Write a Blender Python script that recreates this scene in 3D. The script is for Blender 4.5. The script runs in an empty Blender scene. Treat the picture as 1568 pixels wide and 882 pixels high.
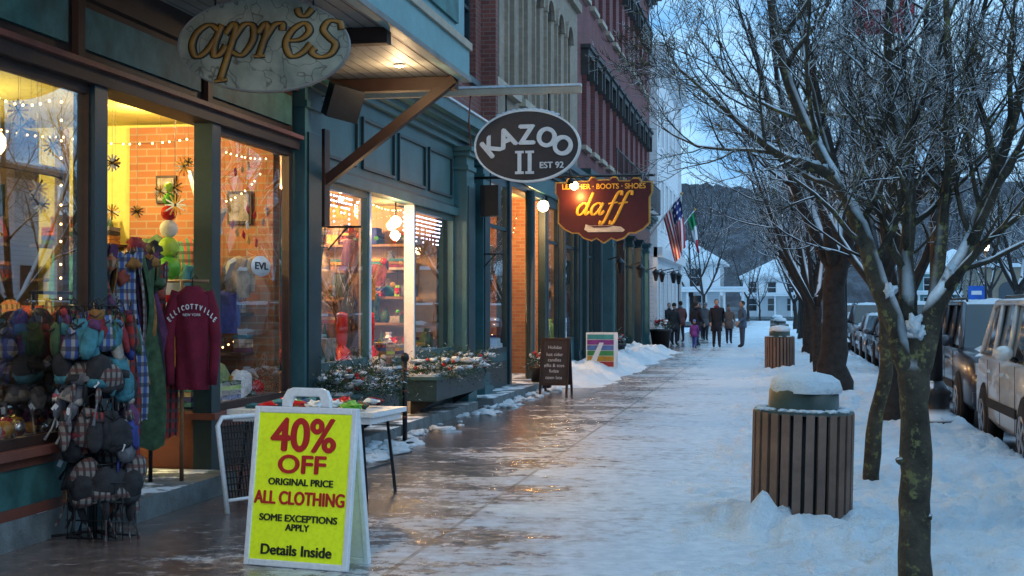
import bpy, math, random
from mathutils import Vector, Matrix, noise, Euler
from math import radians, sin, cos, pi
random.seed(7)
R=random.random
def U(a,b): return a+(b-a)*random.random()
scene=bpy.context.scene
COL=scene.collection

# ---------------------------------------------------------------- materials
def _nt(name):
    m=bpy.data.materials.new(name); m.use_nodes=True
    nt=m.node_tree; nt.nodes.clear()
    out=nt.nodes.new('ShaderNodeOutputMaterial')
    return m,nt,out
def _noise(nt,vec,scale,detail=5,rough=.55):
    n=nt.nodes.new('ShaderNodeTexNoise'); n.inputs['Scale'].default_value=scale
    n.inputs['Detail'].default_value=detail; n.inputs['Roughness'].default_value=rough
    nt.links.new(vec,n.inputs['Vector']); return n.outputs['Fac']
def _range(nt,val,a,b,c=0,d=1):
    n=nt.nodes.new('ShaderNodeMapRange'); n.inputs[1].default_value=a;n.inputs[2].default_value=b
    n.inputs[3].default_value=c;n.inputs[4].default_value=d
    nt.links.new(val,n.inputs[0]); return n.outputs[0]
def _math(nt,op,a,b=None):
    n=nt.nodes.new('ShaderNodeMath'); n.operation=op
    for i,x in enumerate((a,b)):
        if x is None: continue
        if isinstance(x,(int,float)): n.inputs[i].default_value=x
        else: nt.links.new(x,n.inputs[i])
    return n.outputs[0]
def _mix(nt,fac,a,b):
    n=nt.nodes.new('ShaderNodeMix'); n.data_type='RGBA'
    if isinstance(fac,(int,float)): n.inputs[0].default_value=fac
    else: nt.links.new(fac,n.inputs[0])
    for i,x in ((6,a),(7,b)):
        if isinstance(x,(tuple,list)): n.inputs[i].default_value=(x[0],x[1],x[2],1)
        else: nt.links.new(x,n.inputs[i])
    return n.outputs[2]
def _bump(nt,h,strength,dist=.02):
    n=nt.nodes.new('ShaderNodeBump'); n.inputs['Strength'].default_value=strength; n.inputs['Distance'].default_value=dist
    nt.links.new(h,n.inputs['Height']); return n.outputs['Normal']
SNOWC=(.80,.86,.92)
def mat(name,col,rough=.6,metal=0,var=.3,vs=5,bump=.15,bs=60,snow=0,spec=.4,coat=0,glow=0,alt=None):
    m,nt,out=_nt(name)
    tc=nt.nodes.new('ShaderNodeTexCoord').outputs['Object']
    b=nt.nodes.new('ShaderNodeBsdfPrincipled')
    f=_range(nt,_noise(nt,tc,vs,5),.3,.7)
    lo=tuple(c*(1-var) for c in col); hi=tuple(min(1,c*(1+var*.7)) for c in col)
    c=_mix(nt,f,lo,hi)
    f2=_range(nt,_noise(nt,tc,vs*7,3),.45,.75,0,.35)
    c=_mix(nt,f2,c,tuple(x*.6 for x in col))
    if alt: c=_mix(nt,_range(nt,_noise(nt,tc,13,5,.7),.56,.62),c,alt)
    if snow>0:
        g=nt.nodes.new('ShaderNodeNewGeometry'); sp=nt.nodes.new('ShaderNodeSeparateXYZ')
        nt.links.new(g.outputs['Normal'],sp.inputs[0])
        up=_range(nt,sp.outputs[2],.22,.5)
        nn=_range(nt,_noise(nt,tc,3.2,4),.62-snow*.35,.68-snow*.35)
        c=_mix(nt,_math(nt,'MULTIPLY',up,nn),c,SNOWC)
    nt.links.new(c,b.inputs['Base Color'])
    b.inputs['Roughness'].default_value=rough; b.inputs['Metallic'].default_value=metal
    b.inputs['Specular IOR Level'].default_value=spec
    b.inputs['Coat Weight'].default_value=coat
    if glow:
        nt.links.new(c,b.inputs['Emission Color']); b.inputs['Emission Strength'].default_value=glow
        m.cycles.emission_sampling='NONE'
    if bump: nt.links.new(_bump(nt,_noise(nt,tc,bs,3),bump),b.inputs['Normal'])
    nt.links.new(b.outputs[0],out.inputs[0])
    return m
def em(name,col,s):
    m,nt,out=_nt(name); e=nt.nodes.new('ShaderNodeEmission')
    e.inputs[0].default_value=(*col,1); e.inputs[1].default_value=s
    m.cycles.emission_sampling='NONE'
    nt.links.new(e.outputs[0],out.inputs[0]); return m
def glassmat(name,base=.07,k=.9,tint=(1,1,1)):
    m,nt,out=_nt(name)
    lw=nt.nodes.new('ShaderNodeLayerWeight'); lw.inputs[0].default_value=.5
    f=_math(nt,'POWER',lw.outputs['Facing'],3.5); f=_math(nt,'MULTIPLY',f,k); f=_math(nt,'ADD',f,base)
    t=nt.nodes.new('ShaderNodeBsdfTransparent'); t.inputs[0].default_value=(*tint,1)
    g=nt.nodes.new('ShaderNodeBsdfGlossy'); g.inputs['Roughness'].default_value=.01
    mx=nt.nodes.new('ShaderNodeMixShader'); nt.links.new(f,mx.inputs[0]); nt.links.new(t.outputs[0],mx.inputs[1]); nt.links.new(g.outputs[0],mx.inputs[2])
    nt.links.new(mx.outputs[0],out.inputs[0]); return m
def brick(name,c1,c2,mortar,snow=0):
    m,nt,out=_nt(name)
    tc=nt.nodes.new('ShaderNodeTexCoord').outputs['Object']
    sp=nt.nodes.new('ShaderNodeSeparateXYZ'); nt.links.new(tc,sp.inputs[0])
    cb=nt.nodes.new('ShaderNodeCombineXYZ')
    nt.links.new(_math(nt,'ADD',sp.outputs[0],sp.outputs[1]),cb.inputs[0]); nt.links.new(sp.outputs[2],cb.inputs[1])
    br=nt.nodes.new('ShaderNodeTexBrick'); nt.links.new(cb.outputs[0],br.inputs['Vector'])
    br.inputs['Scale'].default_value=1; br.inputs['Brick Width'].default_value=.22; br.inputs['Row Height'].default_value=.075
    br.inputs['Mortar Size'].default_value=.008; br.inputs['Color1'].default_value=(*c1,1); br.inputs['Color2'].default_value=(*c2,1); br.inputs['Mortar'].default_value=(*mortar,1)
    f=_range(nt,_noise(nt,tc,1.3,6),.3,.7)
    c=_mix(nt,_math(nt,'MULTIPLY',f,.5),br.outputs['Color'],tuple(x*.4 for x in c1))
    b=nt.nodes.new('ShaderNodeBsdfPrincipled'); nt.links.new(c,b.inputs['Base Color']); b.inputs['Roughness'].default_value=.85
    nt.links.new(_bump(nt,br.outputs['Fac'],-.4,.01),b.inputs['Normal'])
    nt.links.new(b.outputs[0],out.inputs[0]); return m
def plaid(name,a,b_,c_,sc=30):
    m,nt,out=_nt(name)
    tc=nt.nodes.new('ShaderNodeTexCoord').outputs['Object']
    sp=nt.nodes.new('ShaderNodeSeparateXYZ'); nt.links.new(tc,sp.inputs[0])
    s1=_math(nt,'GREATER_THAN',_math(nt,'SINE',_math(nt,'MULTIPLY',_math(nt,'ADD',sp.outputs[0],sp.outputs[1]),sc*3)),.3)
    s2=_math(nt,'GREATER_THAN',_math(nt,'SINE',_math(nt,'MULTIPLY',sp.outputs[2],sc*2.6)),.3)
    c=_mix(nt,s1,a,b_); c=_mix(nt,_math(nt,'MULTIPLY',s2,.7),c,c_)
    b=nt.nodes.new('ShaderNodeBsdfPrincipled'); nt.links.new(c,b.inputs['Base Color']); b.inputs['Roughness'].default_value=.95
    nt.links.new(_bump(nt,_noise(nt,tc,120,3),.4),b.inputs['Normal'])
    nt.links.new(b.outputs[0],out.inputs[0]); return m

M_teal=mat('teal_paint',(.034,.112,.128),.45,var=.25,vs=2.5,bump=.08)
M_tealD=mat('dark_teal_paint',(.010,.034,.042),.4,var=.3,vs=3)
M_tealL=mat('pale_teal_paint',(.15,.31,.33),.5,var=.15,vs=2)
M_panel=mat('weathered_teal_panel',(.045,.145,.14),.6,var=.5,vs=4)
M_brown=mat('brown_wood',(.040,.019,.014),.55,var=.4,vs=3)
M_redwood=mat('red_brown_wood',(.17,.055,.038),.5,var=.3,vs=3)
M_beige=mat('beige_trim',(.40,.34,.26),.6,var=.15)
M_soffit=mat('soffit_boards',(.20,.21,.20),.6,var=.3,vs=2)
M_stone=mat('stone_step',(.15,.18,.19),.7,var=.45,vs=4,bump=.4,snow=.35)
M_black=mat('black_metal',(.010,.011,.013),.4,var=.3)
M_blackS=mat('black_metal_snowy',(.012,.013,.015),.4,var=.3,snow=.6)
M_white=mat('white_paint',(.74,.76,.78),.45,var=.08)
M_whiteplastic=mat('white_plastic',(.78,.8,.82),.3,var=.05,bump=.03)
M_glass=glassmat('shop_glass',.10,.95)
M_glassL=glassmat('shop_glass_reflective',.38,.7)
M_darkwin=mat('dark_window_glass',(.015,.02,.028),.06,var=.3,bump=.01,spec=1)
M_brick=brick('red_brick',(.22,.070,.055),(.14,.045,.04),(.18,.15,.13))
M_brick2=brick('dark_red_brick',(.24,.060,.055),(.15,.045,.05),(.16,.12,.12))
M_tan=brick('tan_brick',(.36,.29,.21),(.27,.22,.16),(.27,.24,.21))
M_orange=brick('orange_brick',(.40,.16,.06),(.28,.10,.04),(.3,.24,.16))
M_yellow=mat('yellow_plaster',(.64,.58,.15),.7,var=.12,vs=1.5)
M_warmwall=mat('warm_plaster',(.55,.36,.2),.7,var=.2,vs=1.5)
M_wood=mat('wood_floor',(.22,.12,.06),.5,var=.3)
M_ceil=mat('ceiling',(.4,.33,.24),.8,var=.1)
M_pine=mat('evergreen',(.030,.065,.028),.7,var=.6,vs=12,snow=.25)
M_red=mat('red_ornament',(.5,.015,.02),.25,var=.1)
M_green=mat('green_ornament',(.10,.42,.05),.3,var=.1)
M_lime=mat('lime_ornament',(.35,.6,.08),.3,var=.1)
M_silver=mat('silver_ornament',(.7,.72,.75),.15,metal=.9,var=.1)
M_gold=mat('gold_paint',(.6,.32,.05),.4,var=.2)
M_bulb=em('warm_bulb',(1,.70,.36),34)
M_fairy=em('fairy_light',(1,.6,.25),11)
M_icicle=em('icicle_light',(.75,.7,1),9)

def snowmat():
    m,nt,out=_nt('snow')
    tc=nt.nodes.new('ShaderNodeTexCoord').outputs['Object']
    b=nt.nodes.new('ShaderNodeBsdfPrincipled')
    f=_range(nt,_noise(nt,tc,1.6,7,.65),.35,.7)
    c=_mix(nt,f,(.62,.74,.83),(.84,.90,.95))
    f2=_range(nt,_noise(nt,tc,26,4,.7),.66,.74,0,.45)
    c=_mix(nt,f2,c,(.3,.29,.28))
    nt.links.new(c,b.inputs['Base Color']); b.inputs['Roughness'].default_value=.5
    h=_math(nt,'ADD',_noise(nt,tc,9,6,.65),_math(nt,'MULTIPLY',_noise(nt,tc,45,4,.7),.35))
    nt.links.new(_bump(nt,h,1.0,.07),b.inputs['Normal'])
    nt.links.new(b.outputs[0],out.inputs[0]); return m
M_snow=snowmat()
def walkmat():
    m,nt,out=_nt('icy_sidewalk')
    tc=nt.nodes.new('ShaderNodeTexCoord').outputs['Object']
    sp=nt.nodes.new('ShaderNodeSeparateXYZ'); nt.links.new(tc,sp.inputs[0])
    b=nt.nodes.new('ShaderNodeBsdfPrincipled')
    big=_noise(nt,tc,.75,8,.6); fine=_noise(nt,tc,7,7,.7)
    mp=nt.nodes.new('ShaderNodeMapping'); mp.inputs['Scale'].default_value=(.55,1.6,1); nt.links.new(tc,mp.inputs[0])
    st=_noise(nt,mp.outputs[0],1.5,8,.65)
    gx=_range(nt,sp.outputs[0],-4.3,-.7,-.19,.19)
    gy=_range(nt,sp.outputs[1],10,45,0,.04)
    a=_math(nt,'ADD',_math(nt,'MULTIPLY',big,.55),_math(nt,'MULTIPLY',st,.45))
    a=_math(nt,'ADD',_math(nt,'ADD',a,gx),gy)
    a=_math(nt,'ADD',a,_math(nt,'MULTIPLY',_math(nt,'SUBTRACT',fine,.5),.55))
    mask=_range(nt,a,.42,.62)
    dry=_mix(nt,_range(nt,fine,.35,.65),(.085,.060,.052),(.21,.155,.135))
    sn=_mix(nt,_range(nt,fine,.3,.7),(.42,.50,.57),(.74,.80,.86))
    c=_mix(nt,_math(nt,'MULTIPLY',mask,.92),dry,sn)
    jx=_math(nt,'LESS_THAN',_math(nt,'ABSOLUTE',_math(nt,'ADD',sp.outputs[0],2.3)),.018)
    my=_math(nt,'MODULO',_math(nt,'ADD',sp.outputs[1],60),1.5)
    jy=_math(nt,'LESS_THAN',my,.014)
    j=_math(nt,'MAXIMUM',jx,_math(nt,'MULTIPLY',jy,.3))
    jn=_range(nt,_noise(nt,tc,3,4),.3,.6,.35,1)
    c=_mix(nt,_math(nt,'MULTIPLY',_math(nt,'MULTIPLY',j,.8),jn),c,(.035,.03,.03))
    nt.links.new(c,b.inputs['Base Color'])
    nt.links.new(_range(nt,mask,0,1,.14,.46),b.inputs['Roughness'])
    b.inputs['Specular IOR Level'].default_value=.65
    h=_math(nt,'ADD',_math(nt,'MULTIPLY',mask,.6),_math(nt,'MULTIPLY',_noise(nt,tc,22,5,.7),.35))
    nt.links.new(_bump(nt,h,.5,.018),b.inputs['Normal'])
    nt.links.new(b.outputs[0],out.inputs[0]); return m
M_walk=walkmat()
def roadmat():
    m,nt,out=_nt('slushy_asphalt')
    tc=nt.nodes.new('ShaderNodeTexCoord').outputs['Object']
    b=nt.nodes.new('ShaderNodeBsdfPrincipled')
    mp=nt.nodes.new('ShaderNodeMapping'); mp.inputs['Scale'].default_value=(1.2,.25,1); nt.links.new(tc,mp.inputs[0])
    a=_noise(nt,mp.outputs[0],1.2,8,.65)
    mask=_range(nt,a,.45,.6)
    c=_mix(nt,mask,(.05,.052,.056),(.5,.54,.6))
    nt.links.new(c,b.inputs['Base Color']); nt.links.new(_range(nt,mask,0,1,.3,.7),b.inputs['Roughness'])
    nt.links.new(_bump(nt,_noise(nt,tc,30,5),.4),b.inputs['Normal'])
    nt.links.new(b.outputs[0],out.inputs[0]); return m
M_road=roadmat()
def clapmat():
    m,nt,out=_nt('white_clapboard')
    tc=nt.nodes.new('ShaderNodeTexCoord').outputs['Object']
    sp=nt.nodes.new('ShaderNodeSeparateXYZ'); nt.links.new(tc,sp.inputs[0])
    fr=_math(nt,'FRACT',_math(nt,'MULTIPLY',sp.outputs[2],6))
    c=_mix(nt,_range(nt,fr,.0,.12,1,0),(.76,.79,.82),(.4,.42,.45))
    b=nt.nodes.new('ShaderNodeBsdfPrincipled'); nt.links.new(c,b.inputs['Base Color']); b.inputs['Roughness'].default_value=.6
    nt.links.new(_bump(nt,fr,.5,.02),b.inputs['Normal'])
    nt.links.new(b.outputs[0],out.inputs[0]); return m
M_clap=clapmat()
M_bark=mat('bark',(.030,.025,.022),.9,var=.5,vs=9,bump=.7,bs=35,snow=.80)
M_barkA=mat('bark_lichen',(.055,.044,.030),.9,var=.7,vs=6,bump=1.0,bs=28,snow=.66,alt=(.15,.14,.055))
M_barkF=mat('bark_far',(.042,.036,.036),.9,var=.4,vs=2,bump=0,snow=.35)

# ---------------------------------------------------------------- mesh builder
class MB:
    def __init__(s): s.v=[];s.f=[];s.m=[];s.s=[];s.mats=[]
    def mi(s,m):
        if m not in s.mats: s.mats.append(m)
        return s.mats.index(m)
    def add(s,vs,fs,m,smooth=False,M=None):
        o=len(s.v)
        if M is not None: vs=[M@Vector(v) for v in vs]
        s.v.extend([tuple(v) for v in vs]); i=s.mi(m)
        for f in fs:
            s.f.append(tuple(o+k for k in f)); s.m.append(i); s.s.append(smooth)
    def box(s,x0,x1,y0,y1,z0,z1,m,M=None):
        if x0>x1:x0,x1=x1,x0
        if y0>y1:y0,y1=y1,y0
        if z0>z1:z0,z1=z1,z0
        vs=[(x0,y0,z0),(x1,y0,z0),(x1,y1,z0),(x0,y1,z0),(x0,y0,z1),(x1,y0,z1),(x1,y1,z1),(x0,y1,z1)]
        s.add(vs,[(0,3,2,1),(4,5,6,7),(0,1,5,4),(1,2,6,5),(2,3,7,6),(3,0,4,7)],m,False,M)
    def quad(s,a,b,c,d,m): s.add([a,b,c,d],[(0,1,2,3)],m)
    def tube(s,pts,rads,n,m,M=None,flat=1.0,smooth=True):
        pts=[Vector(p) for p in pts]
        if not hasattr(rads,'__len__'): rads=[rads]*len(pts)
        vs=[];fs=[]
        u=None
        for i,p in enumerate(pts):
            t=(pts[min(i+1,len(pts)-1)]-pts[max(i-1,0)])
            if t.length<1e-9: t=Vector((0,0,1))
            t.normalize()
            if u is None:
                u=t.cross(Vector((0,1,0)) if abs(t.y)<.9 else Vector((1,0,0)))
            else: u=u-t*u.dot(t)
            u.normalize(); w=t.cross(u)
            for k in range(n):
                a=2*pi*k/n
                vs.append(p+(u*cos(a)+w*sin(a)*flat)*rads[i])
        L=len(pts)
        for i in range(L-1):
            for k in range(n):
                k2=(k+1)%n
                fs.append((i*n+k,i*n+k2,(i+1)*n+k2,(i+1)*n+k))
        if n>3:
            fs.append(tuple(reversed(range(n)))); fs.append(tuple((L-1)*n+k for k in range(n)))
        s.add(vs,fs,m,smooth,M)
    def lathe(s,c,prof,n,m,M=None,smooth=True,sx=1,sy=1,lump=0):
        vs=[];fs=[]; sd=U(0,50)
        for r,z in prof:
            for k in range(n):
                a=2*pi*k/n; q=1+(lump*noise.noise(Vector((cos(a)*1.5+sd,sin(a)*1.5,z*9))) if lump else 0)
                vs.append((c[0]+r*q*cos(a)*sx,c[1]+r*q*sin(a)*sy,c[2]+z))
        L=len(prof)
        for i in range(L-1):
            for k in range(n):
                k2=(k+1)%n; fs.append((i*n+k,i*n+k2,(i+1)*n+k2,(i+1)*n+k))
        fs.append(tuple(reversed(range(n)))); fs.append(tuple((L-1)*n+k for k in range(n)))
        s.add(vs,fs,m,smooth,M)
    def ell(s,c,r,m,nu=12,nv=8,M=None,lump=0):
        if not hasattr(r,'__len__'): r=(r,r,r)
        vs=[];fs=[]
        for i in range(nv+1):
            ph=-pi/2+pi*i/nv
            for k in range(nu):
                a=2*pi*k/nu
                d=Vector((cos(ph)*cos(a),cos(ph)*sin(a),sin(ph)))
                q=1+lump*noise.noise(d*1.7+Vector(c)*3.1) if lump else 1
                vs.append((c[0]+d.x*r[0]*q,c[1]+d.y*r[1]*q,c[2]+d.z*r[2]*q))
        for i in range(nv):
            for k in range(nu):
                k2=(k+1)%nu; fs.append((i*nu+k,i*nu+k2,(i+1)*nu+k2,(i+1)*nu+k))
        s.add(vs,fs,m,True,M)
    def prism(s,pts,y0,y1,m,M=None,smooth=False):
        n=len(pts)
        vs=[(p[0],y0,p[1]) for p in pts]+[(p[0],y1,p[1]) for p in pts]
        fs=[tuple(range(n)),tuple(reversed(range(n,2*n)))]
        for i in range(n):
            j=(i+1)%n; fs.append((j,i,n+i,n+j))
        s.add(vs,fs,m,smooth,M)
    def grid(s,fn,nx,ny,m,smooth=True):
        vs=[fn(i/nx,j/ny) for j in range(ny+1) for i in range(nx+1)]
        fs=[(j*(nx+1)+i,j*(nx+1)+i+1,(j+1)*(nx+1)+i+1,(j+1)*(nx+1)+i) for j in range(ny) for i in range(nx)]
        s.add(vs,fs,m,smooth)
    def build(s,name,parent=None,bevel=0,link=True):
        me=bpy.data.meshes.new(name); me.from_pydata(s.v,[],s.f)
        for m in s.mats: me.materials.append(m)
        me.polygons.foreach_set('material_index',s.m); me.polygons.foreach_set('use_smooth',s.s)
        me.update()
        o=bpy.data.objects.new(name,me); COL.objects.link(o)
        if parent: o.parent=parent
        if bevel:
            b=o.modifiers.new('bevel','BEVEL'); b.width=bevel; b.segments=2; b.limit_method='ANGLE'; b.angle_limit=radians(50)
        return o
def textM(name,body,size,M,m,parent=None,shear=0,ext=.003,sx=1,bold=0,spacing=1):
    shifts=[(0,0)] if not bold else [(-1,0),(1,0),(-.5,.5),(.5,-.5),(0,1),(0,-1),(0,0)]
    for i,(dx,dz) in enumerate(shifts):
        c=bpy.data.curves.new(name,'FONT'); c.body=body; c.size=size; c.align_x='CENTER'; c.align_y='CENTER'
        c.extrude=ext+i*.0004; c.shear=shear; c.space_character=spacing
        c.materials.append(m)
        o=bpy.data.objects.new(name,c); COL.objects.link(o)
        o.matrix_world=M@Matrix.Translation((dx*bold*size,dz*bold*size*.7,0))@Matrix.Diagonal((sx,1,1,1))
        if parent: o.parent=parent
def text(name,body,size,loc,m,parent=None,rz=0,ry=0,shear=0,ext=.004,bold=0,sx=1,rx=90,spacing=1):
    Mx=Matrix.Translation(loc)@Matrix.Rotation(radians(rz),4,'Z')@Matrix.Rotation(radians(rx),4,'X')@Matrix.Rotation(radians(ry),4,'Z')
    textM(name,body,size,Mx,m,parent,shear,ext,sx,bold,spacing)
def cat(pts,k=5):
    P=[]; pts=[Vector(p) for p in pts]
    for i in range(len(pts)-1):
        for s in range(k):
            t=s/k; p0=pts[max(i-1,0)];p1=pts[i];p2=pts[i+1];p3=pts[min(i+2,len(pts)-1)]
            P.append(.5*((2*p1)+(p2-p0)*t+(2*p0-5*p1+4*p2-p3)*t*t+(3*p1-p0-3*p2+p3)*t**3))
    P.append(pts[-1]); return P
GL={'a':[[(.78,.82),(.45,1.0),(.12,.75),(.05,.35),(.25,0),(.52,.14),(.76,.6),(.86,1.0)],[(.86,1.0),(.76,.4),(.82,.03),(1.0,.08),(1.12,.35)]],
'p':[[(-.1,.7),(.08,1.02),(.2,.85),(.16,.3),(.06,-.75)],[(-.12,-.78),(.08,-.75),(.28,-.72)],[(.17,.5),(.42,.98),(.72,.95),(.82,.5),(.58,.04),(.22,.15)]],
'r':[[(-.08,.72),(.1,1.02),(.2,.8),(.16,.4),(.12,.0)],[(-.04,0),(.12,.0),(.3,.02)],[(.17,.5),(.38,.95),(.62,1.02),(.68,.8)]],
'e':[[(.1,.48),(.5,.52),(.72,.78),(.5,1.02),(.18,.8),(.06,.4),(.3,0),(.62,.08),(.85,.38)]],
'E':[[(.1,.48),(.5,.52),(.72,.78),(.5,1.02),(.18,.8),(.06,.4),(.3,0),(.62,.08),(.85,.38)],[(.18,1.5),(.3,1.3),(.5,1.26),(.66,1.48)]],
's':[[(.78,.82),(.66,1.04),(.32,1.08),(.2,.82),(.42,.58),(.68,.36),(.6,.06),(.28,-.04),(.0,.1),(.06,.26)]],
'd':[[(.75,.82),(.45,1),(.1,.7),(.05,.3),(.25,0),(.55,.15),(.8,.8),(.95,1.9)],[(.95,1.9),(.8,.6),(.82,.04),(1.0,.1),(1.1,.3)]],
'f':[[(1.0,1.62),(.92,1.95),(.66,1.85),(.5,1.2),(.32,.1),(.12,-.7),(-.12,-.75),(-.12,-.5)],[(.1,.92),(.45,.98),(.85,1.04)]]}
def script(mb,word,M,m,h,r,adv,shear=.22,y=0):
    x=-sum(adv)/2*h
    for ch,a in zip(word,adv):
        for st in GL[ch]:
            P=cat([(x+(p[0]+shear*p[1])*h,y,p[1]*h-.45*h) for p in st])
            rr=[]
            for i in range(len(P)):
                d=(P[min(i+1,len(P)-1)]-P[max(i-1,0)]); q=abs(d.z)/(d.length+1e-9); rr.append(r*(.5+.62*q))
            mb.tube(P,rr,8,m,M)
        x+=a*h
def lamp(name,loc,power,col=(1,.62,.3),r=.06,parent=None):
    l=bpy.data.lights.new(name,'POINT'); l.energy=power; l.color=col; l.shadow_soft_size=r
    o=bpy.data.objects.new(name,l); o.location=loc; COL.objects.link(o)
    if parent: o.parent=parent
    return o
def fbm(x,y,z=0,o=4):
    return noise.fractal(Vector((x,y,z)),1.0,2.0,o)
def sstep(a,b,x):
    t=max(0,min(1,(x-a)/(b-a))); return t*t*(3-2*t)

# ---------------------------------------------------------------- world
w=bpy.data.worlds.new("World"); scene.world=w; w.use_nodes=True
nt=w.node_tree; nt.nodes.clear()
out=nt.nodes.new('ShaderNodeOutputWorld'); bg=nt.nodes.new('ShaderNodeBackground')
sky=nt.nodes.new('ShaderNodeTexSky'); sky.sky_type='NISHITA'; sky.sun_disc=False
sky.sun_elevation=radians(4); sky.sun_rotation=radians(70)
tc=nt.nodes.new('ShaderNodeTexCoord').outputs['Generated']
mp=nt.nodes.new('ShaderNodeMapping'); mp.inputs['Scale'].default_value=(1,1,2.5); nt.links.new(tc,mp.inputs[0])
cl=_range(nt,_noise(nt,mp.outputs[0],5,8,.6),.38,.60)
cc=_mix(nt,cl,(2.2,6.2,12.2),(7.4,12.4,16.8))
mixed=_mix(nt,.90,sky.outputs[0],cc)
nt.links.new(mixed,bg.inputs[0]); bg.inputs[1].default_value=.098
nt.links.new(bg.outputs[0],out.inputs[0])
sl=bpy.data.lights.new('sun','SUN'); sl.energy=.45; sl.angle=radians(30); sl.color=(.92,.95,1)
so=bpy.data.objects.new('sun',sl); COL.objects.link(so); so.rotation_euler=(radians(60),0,radians(60))

# ---------------------------------------------------------------- camera
cd=bpy.data.cameras.new('camera'); cam=bpy.data.objects.new('camera',cd); COL.objects.link(cam)
cam.location=(0,0,1.6); cam.rotation_euler=(radians(90.71),0,radians(10.56)); cd.lens=50; cd.sensor_width=36; cd.clip_end=3000
scene.camera=cam
scene.view_settings.view_transform='Standard'; scene.view_settings.look='None'; scene.view_settings.exposure=0

# ---------------------------------------------------------------- ground
mb=MB(); mb.quad((-1500,-300,-.15),(1500,-300,-.15),(1500,2500,-.15),(-1500,2500,-.15),M_snow); mb.build('ground')
mb=MB(); mb.quad((2.55,-60,-.13),(11,-60,-.13),(11,300,-.13),(2.55,300,-.13),M_road); mb.build('road')
mb=MB(); mb.box(-5.3,2.4,-20,150,-.14,0,M_walk); mb.box(2.403,2.55,-20,150,-.14,.004,M_stone); mb.build('sidewalk')
def verge(u,v):
    x=-1.7+4.35*u; y=3+ (v**1.9)*110
    n=fbm(x*.9,y*.5,0,5); n2=fbm(x*4,y*4,3,4); n3=fbm(x*11,y*11,5,3)
    e=sstep(-1.35,.25,x+.35*n+.22*n2)
    h=-.03+e*(.062+.04*n+.065*n2+.034*n3)
    if y<45:
        d=noise.voronoi(Vector((x*2.6,y*1.7,0)))[0][0]
        h-=e*.055*(1-sstep(.08,.33,d))
    h+=.06*math.exp(-((x-.15)**2)/.25)*max(0,.3+n)
    h+=.06*sstep(.8,2.2,x)
    h*=1 if x<2.35 else max(0,1-(x-2.35)/.3)
    if x>2.5: h-=.1
    h+=.15*math.exp(-(((x+.18)**2)+((y-10.3)**2))/.10)*(1+.6*n2)
    h-=.03*math.exp(-(((x-.17)**2)+((y-10.95)**2))/.3)
    return (x,y,h)
mb=MB(); mb.grid(verge,120,620,M_snow); mb.build('snow_verge')
def bank(u,v):
    x=-4.95+1.9*u; y=27+24*v
    n=fbm(x*1.3,y*.8,9,5); n2=fbm(x*5,y*5,3,4)
    prof=max(0,1-sstep(.45,.95,u+.18*n))
    ends=sstep(0,.08,v)*(1-sstep(.9,1,v))
    return (x,y,-.03+ends*prof*(.30+.16*n+.10*n2))
mb=MB(); mb.grid(bank,40,260,M_snow); mb.build('snow_bank')
mb=MB()
for i in range(130):
    y=U(12.3,27) if i<90 else U(14,16); x=-4.28+U(-.22,.2) 
    r=U(.02,.10); mb.ell((x,y,.0),(r*1.5,r*2.0,r*.6),M_snow,11,7,lump=.9)
mb.build('snow_clumps')

# ---------------------------------------------------------------- facade helpers
FX=-4.9
def wall(mb,x,y0,y1,z0,z1,ops,m,depth=.18,rev=None):
    rev=rev or m
    ys=sorted(set([y0,y1]+[o[0] for o in ops]+[o[1] for o in ops])); zs=sorted(set([z0,z1]+[o[2] for o in ops]+[o[3] for o in ops]))
    for i in range(len(ys)-1):
        for k in range(len(zs)-1):
            yc=(ys[i]+ys[i+1])/2; zc=(zs[k]+zs[k+1])/2
            if any(o[0]<yc<o[1] and o[2]<zc<o[3] for o in ops): continue
            mb.quad((x,ys[i],zs[k]),(x,ys[i+1],zs[k]),(x,ys[i+1],zs[k+1]),(x,ys[i],zs[k+1]),m)
    for a,b,c,d in ops:
        xb=x-depth
        mb.quad((x,a,c),(x,a,d),(xb,a,d),(xb,a,c),rev); mb.quad((x,b,c),(xb,b,c),(xb,b,d),(x,b,d),rev)
        mb.quad((x,a,d),(x,b,d),(xb,b,d),(xb,a,d),rev); mb.quad((x,a,c),(xb,a,c),(xb,b,c),(x,b,c),rev)
def pane(mb,y0,y1,z0,z1,x,fr,fm,gm,mull=None):
    mb.box(x-.05,x+.03,y0,y0+fr,z0,z1,fm); mb.box(x-.05,x+.03,y1-fr,y1,z0,z1,fm)
    mb.box(x-.047,x+.027,y0+fr,y1-fr,z0,z0+fr,fm); mb.box(x-.047,x+.027,y0+fr,y1-fr,z1-fr,z1,fm)
    mb.quad((x,y0+fr,z0+fr),(x,y1-fr,z0+fr),(x,y1-fr,z1-fr),(x,y0+fr,z1-fr),gm)
    if mull: mb.box(x-.044,x+.024,y0+fr,y1-fr,mull-.03,mull+.03,fm)
def sash(mb,a,b,c,d,x,fm,depth=.15):
    xb=x-depth
    mb.quad((xb,a,c),(xb,b,c),(xb,b,d),(xb,a,d),M_darkwin)
    w=.06
    mb.box(xb,xb+.05,a,a+w,c,d,fm); mb.box(xb,xb+.05,b-w,b,c,d,fm)
    mb.box(xb,xb+.047,a+w,b-w,c,c+w,fm); mb.box(xb,xb+.047,a+w,b-w,d-w,d,fm)
    m=(c+d)/2; mb.box(xb,xb+.053,a+w,b-w,m-.03,m+.03,fm); mb.box(xb,xb+.04,(a+b)/2-.02,(a+b)/2+.02,c+w,d-w,fm)
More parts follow.
